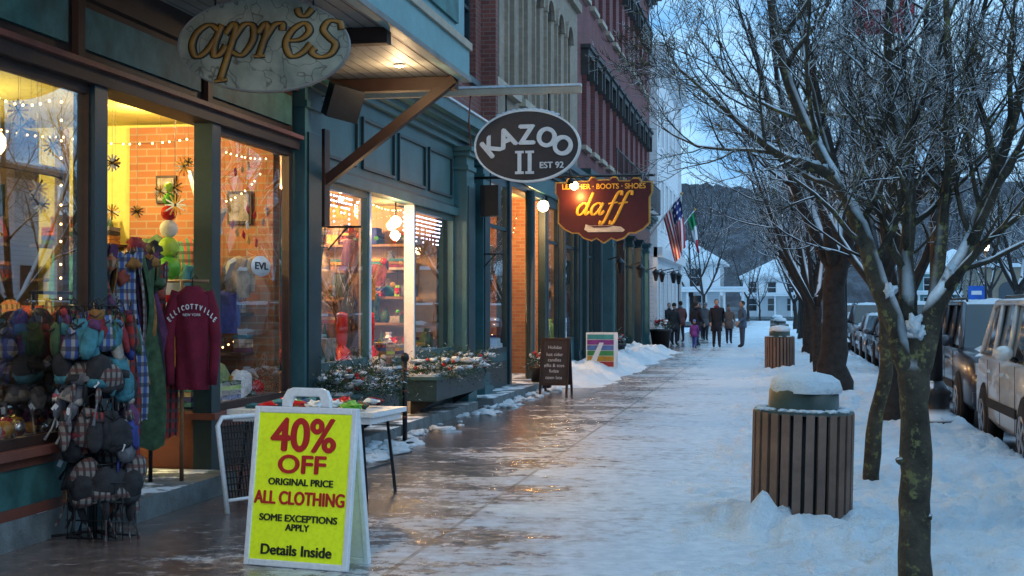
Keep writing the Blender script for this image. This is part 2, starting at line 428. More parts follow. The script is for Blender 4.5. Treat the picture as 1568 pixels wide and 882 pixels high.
def room(mb,x0,x1,y0,y1,z0,z1,back,end,floor,ceil,near=None):
    near=near or back
    mb.quad((x0,y0,z0),(x0,y1,z0),(x0,y1,z1),(x0,y0,z1),back)
    mb.quad((x0,y1,z0),(x1,y1,z0),(x1,y1,z1),(x0,y1,z1),end)
    mb.quad((x0,y0,z0),(x1,y0,z0),(x1,y0,z1),(x0,y0,z1),near)
    mb.quad((x0,y0,z0),(x1,y0,z0),(x1,y1,z0),(x0,y1,z0),floor)
    mb.quad((x0,y0,z1),(x1,y0,z1),(x1,y1,z1),(x0,y1,z1),ceil)
def cornice(mb,x,y0,y1,z0,m,steps=((.06,.10),(.14,.10),(.26,.09),(.34,.14))):
    z=z0
    for p,h in steps:
        mb.box(x,x+p,y0,y1,z,z+h,m); z+=h
def pilaster(mb,y0,y1,z1,m,x=FX,p=.12,cap=True,m2=None):
    m2=m2 or m
    mb.box(x-.1,x+p,y0,y1,0,z1,m)
    mb.box(x-.1,x+p+.04,y0-.04,y1+.04,0,.28,m); mb.box(x-.1,x+p+.02,y0-.02,y1+.02,.282,.36,m)
    if y1-y0>.25:
        mb.box(x+p,x+p+.02,y0+.07,y1-.07,.5,z1-.6,m2)
    if cap:
        mb.box(x-.1,x+p+.03,y0-.03,y1+.03,z1-.35,z1-.28,m); mb.box(x-.1,x+p+.06,y0-.06,y1+.06,z1-.14,z1-.07,m)
        mb.box(x-.1,x+p+.1,y0-.1,y1+.1,z1-.068,z1,m)
cloth_cols=[(.26,.03,.04),(.04,.06,.25),(.03,.03,.035),(.34,.30,.26),(.05,.10,.05),(.30,.14,.04),(.12,.04,.11),(.42,.38,.34),(.05,.20,.25),(.33,.07,.045),(.17,.17,.19)]
CL=[mat('cloth_%d'%i,c,.9,var=.5,vs=14,bump=.5,bs=150) for i,c in enumerate(cloth_cols)]
PL=[plaid('plaid_red',(.30,.03,.03),(.02,.02,.02),(.05,.05,.06)),plaid('plaid_blue',(.05,.1,.3),(.3,.3,.3),(.03,.03,.05)),
    plaid('plaid_grey',(.22,.2,.19),(.05,.05,.05),(.10,.03,.03),40),plaid('plaid_green',(.04,.15,.08),(.3,.05,.04),(.02,.02,.02)),plaid('plaid_tan',(.3,.2,.12),(.1,.06,.04),(.35,.1,.05))]
DKC=[CL[2],CL[0],CL[1],CL[10],CL[6],CL[5],CL[4],PL[0],PL[2],PL[3],PL[4]]
def garment(mb,p,h,m,rz=0,wd=.24):
    M=Matrix.Translation(p)@Matrix.Rotation(rz,4,'Z')
    vs=[];fs=[];n=16; ph=U(0,6)
    prof=[(0,.05,.05),(-.04,.35,.5),(-.1,.9,.8),(-.3,.82,1),(-.6,.85,1.1),(-1,.95,1.2)]
    for t,a,b in prof:
        for k in range(n):
            an=2*pi*k/n; q=1+.22*sin(4*an+t*4+ph)*min(1,-t*2); vs.append((wd*a*cos(an)*q,.075*b*sin(an)*(1+.35*cos(3*an+t*5+ph)),t*h))
    for i in range(len(prof)-1):
        for k in range(n):
            k2=(k+1)%n; fs.append((i*n+k,(i+1)*n+k,(i+1)*n+k2,i*n+k2))
    mb.add(vs,fs,m,True,M)
    for s in (-1,1):
        mb.tube([(s*wd*.72,0,-.08*h),(s*wd*.98,.01,-.3*h),(s*wd*1.05,-.02,-.6*h),(s*wd*1.0,-.03,-.86*h)],[.055,.05,.042,.035],8,m,M,flat=.7)
def clutter(mb,x0,x1,y0,y1,z,n,smax=.22,pal=None):
    pal=pal or (CL+PL[:2]+[M_red,M_gold,M_white,M_lime])
    for i in range(n):
        x=U(x0,x1);y=U(y0,y1);k=random.choice('bsfvtfv'); m=random.choice(pal); s=U(.05,smax)
        if k=='b': mb.box(x-s/2,x+s/2,y-s*.7,y+s*.7,z,z+s*U(.5,1.3),m)
        elif k=='s': mb.ell((x,y,z+s*.5),(s*.5,s*.5,s*.5),m,10,7)
        elif k=='f':
            for q in range(4): mb.box(x-s*.6,x+s*.6,y-s*.8,y+s*.8,z+q*.045,z+q*.045+.04,random.choice(pal))
        elif k=='v': mb.lathe((x,y,z),[(s*.25,0),(s*.5,s*.4),(s*.35,s*.9),(s*.15,s*1.2),(s*.25,s*1.4)],10,m)
        else:
            mb.lathe((x,y,z),[(s*.6,0),(s*.4,s*.6),(s*.15,s*1.4),(.005,s*1.9)],9,M_pine)
def fairy(mb,pts,n,m=M_fairy,r=.010,sag=.0):
    pts=[Vector(p) for p in pts]
    for i in range(len(pts)-1):
        a,b=pts[i],pts[i+1]
        for k in range(n):
            t=(k+R()*.5)/n; p=a.lerp(b,t)-Vector((0,0,sag*4*t*(1-t)))
            mb.ell(p,r,m,6,4)
        mb.tube([a.lerp(b,t/6)-Vector((0,0,sag*4*t/6*(1-t/6))) for t in range(7)],.003,3,M_black)
def pine_sprays(mb,x0,x1,y0,y1,z,n,h=.3,snow=18):
    for i in range(n):
        c=Vector((U(x0,x1),U(y0,y1),z+U(0,h*.5)))
        d=Vector((U(-.7,1.2),U(-1,1),U(-.4,1.0))).normalized(); L=U(.12,h)
        for k in range(16):
            t=k/16; p=c+d*L*t+Vector((0,0,-.08*t*t))
            s=(Vector((U(-1,1),U(-1,1),U(-1,1)))+d*.8).normalized()*U(.03,.06)
            q=s.cross(d).normalized()*.006
            mb.add([p-q,p+q,p+s],[(0,1,2)],M_pine)
    for i in range(snow):
        mb.ell((U(x0,x1+.08),U(y0,y1),z+h*.35+U(-.08,.1)),(U(.03,.09),U(.04,.14),U(.015,.035)),M_snow,9,6,lump=.9)

# ================================================================ apres clothing shop
mb=MB()
Y0,Y1=0,13.95
for a,b in ((0,2.4),(2.4,4.8),(4.8,7.2),(7.2,9.55)):
    mb.box(-5.05,FX,a,b,0,.2,M_stone); mb.box(-5.05,FX-.02,a,b,.2,.6,M_panel)
    mb.box(-5.05,FX,a,b,.2,.27,M_redwood); mb.box(-5.05,FX+.004,a,b,.53,.6,M_redwood); mb.box(-5.05,FX+.01,a,a+.09,.271,.529,M_redwood)
mb.box(-5.1,FX+.09,0,9.62,.603,.66,M_redwood)
mb.box(-5.05,FX,11.75,13.95,0,.6,M_redwood); mb.box(FX,FX+.02,11.95,13.75,.15,.5,M_brown); mb.box(-5.1,FX+.09,11.7,13.97,.603,.66,M_redwood)
for a,b in ((0,3.2),(3.2,6.4),(6.4,9.6)): pane(mb,a,b,.66,3.2,FX-.02,.07,M_brown,M_glassL)
pane(mb,11.9,13.9,.66,3.2,FX-.02,.07,M_brown,M_glass)
mb.box(-5.02,FX+.05,9.55,9.75,.0,3.2,M_tealD); mb.box(-5.02,FX+.05,11.72,11.92,.0,3.2,M_tealD)
mb.box(-6.4,FX+.28,9.75,11.72,0,.17,M_stone)
mb.box(-6.3,-5.05,9.6,9.68,.17,.66,M_redwood); mb.box(-6.3,-5.05,11.8,11.88,.17,.66,M_redwood)
mb.quad((-6.3,9.64,.66),(-5.05,9.64,.66),(-5.05,9.64,3.2),(-6.3,9.64,3.2),M_glass)
mb.box(-6.36,-6.28,9.6,9.72,.17,3.2,M_brown); mb.box(-6.36,-6.28,11.76,11.88,.17,3.2,M_brown)
mb.box(-6.35,-6.29,9.72,11.76,2.75,2.83,M_brown); 
mb.box(-5.1,FX+.08,0,Y1,3.2,3.36,M_brown); mb.box(-5.1,FX+.13,0,Y1,3.30,3.34,M_redwood)
mb.box(-5.1,FX,0,Y1,3.36,4.04,M_brown)
y=0
while y<Y1-.3:
    mb.box(FX,FX+.03,y+.1,min(y+2.2,Y1-.08),3.44,3.74,M_panel); mb.box(FX,FX+.055,y-.03,y+.07,3.362,3.80,M_brown); y+=2.33
mb.box(FX,FX+.07,0,Y1,3.80,3.88,M_brown)
room(mb,-9,-5.05,0,14.0,.15,3.5,M_yellow,M_yellow,M_wood,M_yellow)
mb.box(-6.62,-5.05,13.8,13.99,.15,3.45,M_orange)
mb.box(-9.0,-7.75,13.5,13.99,.15,3.45,M_brown)
for zz in (.5,.95,1.4,1.85,2.2):
    mb.box(-7.55,-6.65,13.45,13.98,zz,zz+.03,M_brown); clutter(mb,-7.5,-6.7,13.5,13.85,zz+.03,14,.26,DKC+[CL[3],CL[9]])
    mb.box(-8.95,-7.6,13.1,13.5,zz,zz+.03,M_brown); clutter(mb,-8.9,-7.65,13.15,13.4,zz+.03,14,.28,DKC)
for zz in (.7,1.1,1.5):   # shelving in front of the brick
    mb.box(-6.6,-5.25,13.45,13.79,zz,zz+.03,M_brown); clutter(mb,-6.5,-5.3,13.5,13.72,zz+.03,16,.2,CL+PL)
mb.box(-8.6,-7.6,9,12.6,.15,1.0,M_wood)
clutter(mb,-8.6,-7.6,9,12.6,1.0,34,.3,DKC); clutter(mb,-6.2,-5.2,4,9.3,.7,34,.24,DKC+[CL[3]]); clutter(mb,-5.7,-5.15,11.95,13.8,.7,40,.2)
for i in range(20):
    garment(mb,(U(-6.8,-5.5),U(12.6,13.4),U(1.5,2.3)),U(.45,.7),random.choice(DKC+[CL[8],CL[3]]),U(-.6,.6),U(.11,.16))
for i in range(20):
    garment(mb,(U(-7.4,-5.4),U(7.5,9.4),U(1.4,2.3)),U(.5,.7),random.choice(DKC+[CL[2],CL[3],CL[9]]),U(-.6,.6),U(.12,.18))
# things hung in the right-hand window: fairisle sweater, skates, small tags
for (yy,zz,m) in ((12.5,2.0,CL[8]),(13.1,1.75,CL[1]),(13.5,2.1,CL[3])):
    garment(mb,(-5.3,yy,zz),.42,m,.9,.13); mb.tube([(-5.3,yy,zz),(-5.3,yy,3.4)],.002,3,M_black)
for i in range(26):
    yy=U(12.0,13.8); zz=U(1.9,3.0); mb.box(-.003,.003,-.03,.03,-.04,.04,random.choice([M_white,M_red,M_gold,CL[3]]),Matrix.Translation((-5.12,yy,zz))@Matrix.Rotation(U(0,3),4,'X')); mb.tube([(-5.12,yy,zz),(-5.12,yy,3.15)],.0015,3,M_black)
mb.box(-6.3,-5.1,3,9.5,.5,.7,M_white); mb.box(-6.0,-5.1,11.95,13.9,.5,.68,M_white)
for i in range(130):
    r=U(.03,.07); mb.ell((U(-5.5,-5.08),U(7.6,9.5),.7+r),r,random.choice([M_red,M_gold,M_white,M_silver,M_silver,CL[3]]),9,7)
for i in range(20):
    x=U(-5.9,-5.2); y=U(8.2,13.4); z=U(2.1,3.0); s=U(.04,.10)
    for k in range(6):
        mb.box(-s,s,-.004,.004,-.006,.006,random.choice([M_white,M_gold,M_brown]),Matrix.Translation((x,y,z))@Matrix.Rotation(k*pi/6,4,'Y'))
    mb.tube([(x,y,z),(x,y,3.45)],.002,3,M_black)
mb.box(-6.3,-5.95,10.2,10.23,2.3,2.55,M_pine); mb.tube([(-6.12,10.2,2.55),(-6.12,10.2,3.4)],.003,3,M_black)
for k in range(50): mb.ell((-5.5+U(-.1,.1),8.6+U(-.1,.1),U(2.35,2.9)),.010,M_fairy if k%3==0 else M_silver,6,4)
M_cush=mat('green_cushion',(.25,.35,.16),.9,var=.4,vs=20)
mb.ell((-5.3,12.9,.86),(.10,.30,.19),M_cush,16,10,lump=.2); mb.ell((-5.25,13.4,.82),(.09,.24,.15),M_white,16,10,lump=.2)
fairy(mb,[(-5.06,9.45,3.1),(-5.06,9.45,.8)],16); fairy(mb,[(-5.1,7.2,3.08),(-5.1,8.4,3.05),(-5.1,9.45,3.1)],9,sag=.1)
fairy(mb,[(-6.25,9.8,3.1),(-6.25,11.7,3.1),(-5.1,11.95,3.1),(-5.1,13.8,3.1)],14,sag=.06)
fairy(mb,[(-5.4,12,.75),(-5.3,13.7,.74)],14)
fairy(mb,[(-5.12,12.1,3.05),(-5.3,13.0,2.6),(-5.15,13.8,3.0)],9,sag=.08)
fairy(mb,[(-5.5,12.2,1.1),(-5.4,13.7,1.25)],14,sag=.05)
for i,(r,z) in enumerate(((.115,1.95),(.095,2.15),(.085,2.32),(.075,2.47),(.06,2.6),(.05,2.71))):
    mb.ell((-5.6,12.5,z),r,[M_green,M_lime,M_white,M_red,M_green,M_lime][i],16,10)
mb.lathe((-5.6,12.5,1.55),[(.09,0),(.12,.28)],14,M_white); mb.lathe((-5.6,12.5,1.63),[(.102,0),(.11,.07)],14,M_red)
mb.box(-5.85,-5.35,12.25,12.75,.68,1.55,M_wood)
for (yy,zz,a) in ((13.0,2.3,.7),(13.3,1.9,.9),(12.6,2.6,-.5)):
    mb.box(-.02,.02,-.04,.04,-.35,.35,M_white,Matrix.Translation((-5.35,yy,zz))@Matrix.Rotation(a,4,'Y')@Matrix.Rotation(a,4,'X'))
for (x,z,s) in ((-5.4,2.6,.13),(-6.2,2.8,.11)): mb.box(x-s,x+s,13.76,13.795,z-s*1.3,z+s*1.3,M_brown); mb.box(x-s*.8,x+s*.8,13.75,13.759,z-s*1.05,z+s*1.05,CL[3])
# canopy bay above
mb.box(FX,-3.33,0,14.9,4.043,4.10,M_soffit)
for k in range(12): mb.box(FX+.1+k*.125,FX+.105+k*.125,0,14.9,4.038,4.042,M_brown)
mb.box(-3.33,-3.25,0,14.93,4.0,4.38,M_tealL); mb.box(-3.25,-3.22,0,14.95,4.34,4.42,M_beige); mb.box(-3.25,-3.23,0,14.94,4.0,4.05,M_soffit)
mb.box(-5.0,-3.30,0,14.9,4.40,9,M_tealL)
y=.3
while y<14.5:
    mb.box(-3.30,-3.27,y,min(y+2.2,14.6),4.55,5.4,M_panel); mb.box(-3.30,-3.255,y-.07,y-.02,4.45,5.6,M_beige); y+=2.4
mb.box(-3.30,-3.24,0,14.92,5.6,5.75,M_beige)
for yy in (2.2,5.0,7.8,12.0,14.7):
    mb.box(FX+.01,-3.35,yy,yy+.14,3.90,4.035,M_brown)
mb.box(-5.0,FX+.06,0,14.9,3.885,4.04,M_brown)
mb.box(FX+.01,FX+.13,14.62,14.8,2.45,3.5,M_brown)
L=math.hypot(1.45,1.1)
mb.box(0,L,-.06,.06,-.05,.05,M_brown,Matrix.Translation((FX+.08,14.72,2.92))@Matrix.Rotation(-math.atan2(1.08,1.45),4,'Y'))
mb.box(-5.3,-9.5,0,14,3.6,9,M_brown)
for xx,yy in ((-4.0,5.8),(-3.75,13.9)):  # nearer fitting is made up to go with the added light
    mb.lathe((xx,yy,4.022),[(.06,.012),(.06,0)],14,M_white); mb.lathe((xx,yy,4.012),[(.035,.008),(.035,0)],14,M_bulb)
mb.box(-.17,.17,-.13,.13,-.17,.17,M_black,Matrix.Translation((-4.45,14.25,3.72))@Euler((.3,.2,.6)).to_matrix().to_4x4())
apres=mb.build('clothing_shop_building',bevel=.006)
lamp('soffit_warm_light',(-4.0,5.8,3.9),75,(1,.70,.40),.08,apres); lamp('soffit_warm_light',(-3.75,13.9,3.85),26,(1,.66,.34),.06,apres)  # nearer light is added, out of view, to warm sandwich board and clothes
lamp('ceiling_lamp_glow',(-7.4,11.0,3.3),480,(1,.80,.38),.15,apres); lamp('ceiling_lamp_glow',(-7.6,6.5,3.2),60,(1,.75,.4),.15,apres)
lamp('ceiling_lamp_glow',(-5.9,12.7,3.3),75,(1,.62,.28),.1,apres)
def decal(name,y,z,r):
    t=MB(); t.lathe((0,0,0),[(r,0),(r,.004)],28,M_whiteplastic,Matrix.Translation((FX+.0,y,z))@Matrix.Rotation(radians(90),4,'Y'),sy=2.6)
    o=t.build(name,apres)
    text('decal_lettering','EVL',r*.95,(FX+.008,y,z),M_black,apres,rz=90,ext=.001,bold=.03,sx=2.4)
decal('window_decal',13.05,1.98,.10)

# ================================================================ clothes displays in doorway
mb=MB()
mb.tube([(-4.78,10.93,.17),(-4.78,10.93,1.8)],.018,8,M_wood)
mb.tube([(-5.0,10.93,1.8),(-4.55,10.93,1.8)],.012,8,M_wood)
Mj=mat('maroon_jersey',(.15,.006,.026),.85,var=.3,vs=8,bump=.3,bs=60)
Mx=Matrix.Translation((-4.66,10.86,1.76))@Matrix.Rotation(radians(20),4,'Z')
vs=[];fs=[];n=28
prof=[(0,.30,.4),(-.03,.5,.6),(-.08,.92,.9),(-.2,.86,1.1),(-.4,.78,1.1),(-.62,.76,1.1),(-.80,.80,1.0),(-.84,.76,.9)]
for t,a,b in prof:
    for k in range(n):
        an=2*pi*k/n; fold=1+.26*sin(5*an+t*6)*min(1,-t*3)
        vs.append((.175*a*cos(an),.075*b*sin(an)*fold,t))
for i in range(len(prof)-1):
    for k in range(n):
        k2=(k+1)%n; fs.append((i*n+k,(i+1)*n+k,(i+1)*n+k2,i*n+k2))
mb.add(vs,fs,Mj,True,Mx)
for s in (-1,1):
    mb.tube([(s*.11,0,-.05),(s*.16,-.01,-.2),(s*.185,-.03,-.42),(s*.175,-.05,-.64),(s*.165,-.07,-.80)],[.058,.055,.047,.04,.032],10,Mj,Mx,flat=.75)
mb.tube([(0,0,0),(0,0,.06),(.02,0,.09),(.04,0,.06)],.006,6,M_black,Mx)
jersey=mb.build('hockey_jersey_on_pole')
word='ELLICOTTVILLE'
for i,ch in enumerate(word):
    a=(i-6)/6*1.0; x=.20*sin(a)*1.06; z=-.17-.30*(1-cos(a))*.75
    p=Mx@Vector((x,-.094+.20*abs(x),z)); text('jersey_lettering',ch,.058,p,M_white,jersey,rz=20+x*70,ry=-math.degrees(a)*.65,bold=.035,ext=.002,sx=.62)
text('jersey_lettering','NEW YORK',.030,Mx@Vector((0,-.098,-.235)),M_white,jersey,rz=20,ext=.002,sx=.9)
def hat(mb,p,m,m2,s=1,rz=0):
    M=Matrix.Translation(p)@Matrix.Rotation(rz,4,'Z')@Matrix.Rotation(U(-.5,.5),4,'X')@Matrix.Rotation(U(-.4,.4),4,'Y')
    mb.lathe((0,0,0),[(.088*s,0),(.095*s,.05*s),(.082*s,.11*s),(.05*s,.155*s),(.012*s,.175*s)],14,m,M,sy=.72,lump=.35)
    mb.lathe((0,0,0),[(.094*s,-.012*s),(.099*s,.015*s),(.094*s,.04*s)],14,m2,M,sy=.74,lump=.25)
    if R()<.6:
        for q in (-1,1): mb.ell((q*.078*s,0,-.06*s),(.016*s,.04*s,.075*s),m,8,6,M)
        for q in (-1,1): mb.tube([(q*.078*s,0,-.12*s),(q*.075*s,.01,-.2*s),(q*.08*s,.0,-.28*s)],[.007*s,.006*s,.011*s],5,m2,M)
def mitten(mb,p,m,m2,s=1,rz=0):
    M=Matrix.Translation(p)@Matrix.Rotation(rz,4,'Z')@Matrix.Rotation(U(-.35,.35),4,'Y')@Matrix.Rotation(U(-.3,.3),4,'X')
    mb.lathe((0,0,0),[(.03*s,0),(.036*s,-.05*s)],10,m2,M,sy=.6)
    mb.ell((0,0,-.12*s),(.046*s,.026*s,.095*s),m,10,7,M,lump=.25)
    mb.ell((.045*s,0,-.085*s),(.016*s,.015*s,.045*s),m,8,6,M)
def bag(mb,p,m,m2,s=1,rz=0):
    M=Matrix.Translation(p)@Matrix.Rotation(rz,4,'Z')@Matrix.Rotation(U(-.2,.2),4,'Y')
    mb.lathe((0,0,0),[(.045*s,0),(.06*s,-.03*s),(.085*s,-.12*s),(.09*s,-.2*s),(.06*s,-.25*s),(.02*s,-.26*s)],12,m,M,sy=.5,lump=.3)
    mb.tube([(-.04*s,0,-.01*s),(-.03*s,0,.07*s),(0,0,.1*s),(.03*s,0,.07*s),(.04*s,0,-.01*s)],.006*s,5,m2,M); mb.tube([(-.05*s,-.03*s,-.03*s),(0,-.045*s,-.06*s),(.05*s,-.03*s,-.03*s)],.007*s,5,m2,M)
mb=MB()
rx,ry=-4.62,9.12
mb.tube([(rx,ry,0),(rx,ry,1.62)],.016,8,M_black)
for k in range(9):
    mb.tube([(rx-.1+k*.05,ry-.2,.02),(rx-.1+k*.05,ry-.2,.42)],.004,4,M_black)
for zz in (.03,.15,.28,.41): mb.tube([(rx-.11,ry-.2,zz),(rx+.31,ry-.2,zz)],.005,4,M_black)
for a in (-1,1): mb.tube([(rx,ry,.05),(rx+a*.24,ry-.16,.03)],.01,6,M_black); mb.tube([(rx,ry,.05),(rx+a*.24,ry+.16,.0)],.01,6,M_black)
for zz in (1.6,1.22,.86,.52):
    mb.tube([(rx+.18*cos(a*pi/8),ry+.18*sin(a*pi/8),zz) for a in range(17)],.006,5,M_black)
ALLM=CL+PL
dk=[CL[2],CL[2],CL[10],CL[6],CL[1],CL[0],PL[2],PL[0]]
for k in range(28):
    a=U(0,2*pi); r=U(.1,.24); mitten(mb,(rx+r*cos(a),ry+r*sin(a),1.56+U(-.10,.02)),random.choice([CL[0],CL[1],CL[8],CL[8],PL[1],PL[3],CL[6],CL[4],CL[1],CL[3]]),random.choice(ALLM),U(1.1,1.5),a+pi/2)
for k in range(24):
    a=U(0,2*pi); r=U(.16,.27); bag(mb,(rx+r*cos(a),ry+r*sin(a),1.52+U(-.08,.05)),random.choice([CL[0],CL[1],CL[8],PL[1],PL[3],CL[4],PL[0],CL[2]]),CL[2],U(.7,1.0),a+pi/2)
for k in range(16):
    a=2*pi*k/16+.2; hat(mb,(rx+.19*cos(a),ry+.19*sin(a),1.03+U(-.08,.08)),random.choice([CL[2],CL[10],PL[2],CL[8],CL[2]]),random.choice([CL[2],CL[8],CL[10],CL[7]]),U(.85,1.15),a+pi/2)
for k in range(18):
    a=2*pi*k/18; 
    if k%2: hat(mb,(rx+.18*cos(a)+.03,ry+.18*sin(a),.72+U(-.09,.06)),random.choice(dk),random.choice(dk),U(.9,1.2),a+pi/2)
    else: bag(mb,(rx+.2*cos(a)+.03,ry+.2*sin(a),.86+U(-.05,.05)),random.choice(dk+[CL[8]]),CL[2],U(1.0,1.25),a+pi/2)
    if k%3==0: mitten(mb,(rx+.24*cos(a),ry+.24*sin(a),.88),random.choice(dk+[CL[3]]),random.choice(dk),1.3,a+pi/2)
for k in range(12):
    a=2*pi*k/12; hat(mb,(rx+.18*cos(a)+.05,ry+.18*sin(a),.36+U(-.10,.08)),random.choice([CL[2],PL[2],CL[2],PL[4]]),random.choice([CL[2],PL[2]]),U(1.1,1.3),a+pi/2)
for k in range(9):
    a=2*pi*k/9+.3; mb.box(-.016,.016,-.002,.002,-.025,.025,M_whiteplastic,Matrix.Translation((rx+.27*cos(a),ry+.27*sin(a),U(.5,1.1)))@Matrix.Rotation(U(0,1),4,'Y'))
mb.build('hat_and_bag_rack')
mb=MB(); rx,ry=-5.25,9.3
mb.tube([(rx,ry,.5),(rx,ry,1.5)],.014,8,M_black)
for k in range(26):
    a=2*pi*k/16; hat(mb,(rx+.12*cos(a),ry+.12*sin(a),[1.35,1.1,.9][k%3]+U(-.05,.05)),random.choice([CL[2],CL[2],CL[1],CL[10]]),CL[2],1.1,a)
mb.build('hat_stand')
mb2=MB()
mb2.tube([(-5.0,9.75,1.98),(-5.0,10.85,1.98)],.015,8,M_black)
for yy in (9.78,10.82): mb2.tube([(-5.0,yy,.17),(-5.0,yy,1.98)],.018,8,M_black)
dark=[PL[0],PL[3],PL[2],PL[4],CL[0],CL[2],CL[10],CL[5],CL[6],CL[4],PL[1],CL[2]]
for k in range(34):
    yy=9.8+k*.031; m=random.choice(dark); L=U(.6,1.5); ph=R()*6; xx=-5.0+U(-.05,.07); wv=U(.04,.075); top=1.98+U(-.1,.08)
    def sc(u,v,L=L,ph=ph,xx=xx,yy=yy,wv=wv,top=top): return (xx+.05*cos(u*3+ph)*(1+v)+.03+.03*sin(v*6+ph),yy+(u-.5)*wv*2.0*(1+.4*v)+.025*sin(v*5+ph),top-v*L+.02*sin(u*9))
    mb2.grid(sc,6,12,m)
for k in range(24):
    mb2.ell((-5.0+U(-.12,.12),9.85+k*.042,2.0+U(-.5,.08)),(.06,.055,U(.05,.08)),random.choice(dark+[CL[0],CL[9]]),10,7,lump=.9)
mb2.build('scarf_rack')
mb=MB()
for k in range(9):
    garment(mb,(-5.5+U(-.25,.2),9.9+k*.2,1.60+U(-.1,.1)),U(.8,1.1),random.choice([CL[2],CL[2],PL[0],CL[4],CL[10],CL[0]]),U(.5,1.2),.18)
mb.tube([(-5.5,9.8,1.7),(-5.5,11.7,1.7)],.014,6,M_black)
for yy in (9.85,11.65): mb.tube([(-5.5,yy,.17),(-5.5,yy,1.7)],.016,6,M_black)
mb.build('coat_rack')

# ================================================================ sandwich board sign
M_yel=mat('glowing_yellow_panel',(.70,.86,.015),.5,var=.04,bump=.02,glow=.14)  # unlit board; slight emission put into the yellow to brighten it
M_redt=mat('red_lettering',(.55,.02,.02),.5,var=.05,bump=0)
M_blkt=mat('black_lettering',(.02,.02,.015),.5,var=.05,bump=0)
mb=MB()
B=Matrix.Translation((-2.89,8.3,0))@Matrix.Rotation(radians(-11),4,'Z')
tilt=Matrix.Rotation(radians(-8),4,'X')
Wd=.36
F=B@tilt
for s in (-1,1): mb.box(s*Wd-.035*(s>0),s*Wd+.035*(s<0),-.02,.02,0,.98,M_whiteplastic,F)
mb.box(-Wd+.035,Wd-.035,-.018,.018,.0,.04,M_whiteplastic,F); mb.box(-Wd+.035,Wd-.035,-.018,.018,.94,.98,M_whiteplastic,F)
mb.box(-Wd+.03,Wd-.03,-.012,.01,.035,.945,M_yel,F)
mb.prism([(-.17,.98),(-.17,1.03),(-.14,1.085),(-.10,1.10),(.10,1.10),(.14,1.085),(.17,1.03),(.17,.98),(.11,.98),(.11,1.0),(.09,1.045),(-.09,1.045),(-.11,1.0),(-.11,.98)],-.018,.018,M_whiteplastic,F)
Bk=B@Matrix.Translation((0,.29,0))@Matrix.Rotation(radians(9),4,'X')
for s in (-1,1): mb.box(s*Wd-.035*(s>0),s*Wd+.035*(s<0),-.02,.02,0,.98,M_whiteplastic,Bk)
mb.box(-Wd+.035,Wd-.035,-.018,.018,.0,.04,M_whiteplastic,Bk); mb.box(-Wd+.035,Wd-.035,-.012,.01,.04,.97,M_whiteplastic,Bk)
sb=mb.build('sandwich_board_sign',bevel=.006)
def sbt(s,size,z,m,bold=.0,sx=1):
    textM('sign_lettering',s,size,F@Matrix.Translation((0,-.015,z))@Matrix.Rotation(radians(90),4,'X'),m,sb,0,.002,sx,bold)
sbt('40%',.285,.795,M_redt,.030,.95); sbt('OFF',.155,.62,M_redt,.036,1.25)
sbt('ORIGINAL PRICE',.058,.515,M_blkt,.036,1.05); sbt('ALL CLOTHING',.112,.415,M_redt,.034,.80)
sbt('SOME EXCEPTIONS',.058,.295,M_blkt,.036,1.08); sbt('APPLY',.056,.24,M_blkt,.036,1.05); sbt('Details Inside',.088,.10,M_blkt,.034,1.04)

mb=MB()
T=Matrix.Translation((-3.84,11.6,0))@Matrix.Rotation(radians(-6),4,'Z')
mb.box(-.66,.66,-.38,.38,.69,.73,M_whiteplastic,T); mb.box(-.62,.62,-.35,.35,.63,.69,M_whiteplastic,T)
for a in (-1,1):
    mb.tube([(a*.52,-.28,.63),(a*.58,-.32,0)],.014,7,M_black,T); mb.tube([(a*.52,.28,.63),(a*.58,.32,0)],.014,7,M_black,T); mb.tube([(a*.55,-.3,.25),(a*.55,.3,.25)],.01,6,M_black,T)
for k in range(26):
    mb.ell((U(-.5,.45),U(-.28,.28),.75+U(0,.03)),(U(.05,.1),U(.05,.1),U(.02,.04)),random.choice([CL[8],M_red,M_green,PL[0],CL[0],PL[3],M_white,CL[1]]),10,7,T,lump=.9)
mb.build('folding_table',bevel=.004)
mb=MB()
C=Matrix.Translation((-4.05,10.55,0))@Matrix.Rotation(radians(62),4,'Z')@Matrix.Rotation(radians(-10),4,'X')
mb.tube([(-.22,0,0),(-.22,0,.68),(-.17,0,.74),(.17,0,.74),(.22,0,.68),(.22,0,0)],.02,8,M_whiteplastic,C)
for k in range(13): mb.tube([(-.18+k*.03,.0,.1),(-.18+k*.03,.0,.7)],.006,4,M_black,C)
for k in range(12): mb.tube([(-.2,.0,.12+k*.05),(.2,.0,.12+k*.05)],.006,4,M_black,C)
mb.tube([(-.22,0,.1),(.22,0,.1)],.014,8,M_whiteplastic,C)
mb.build('folded_wire_rack')

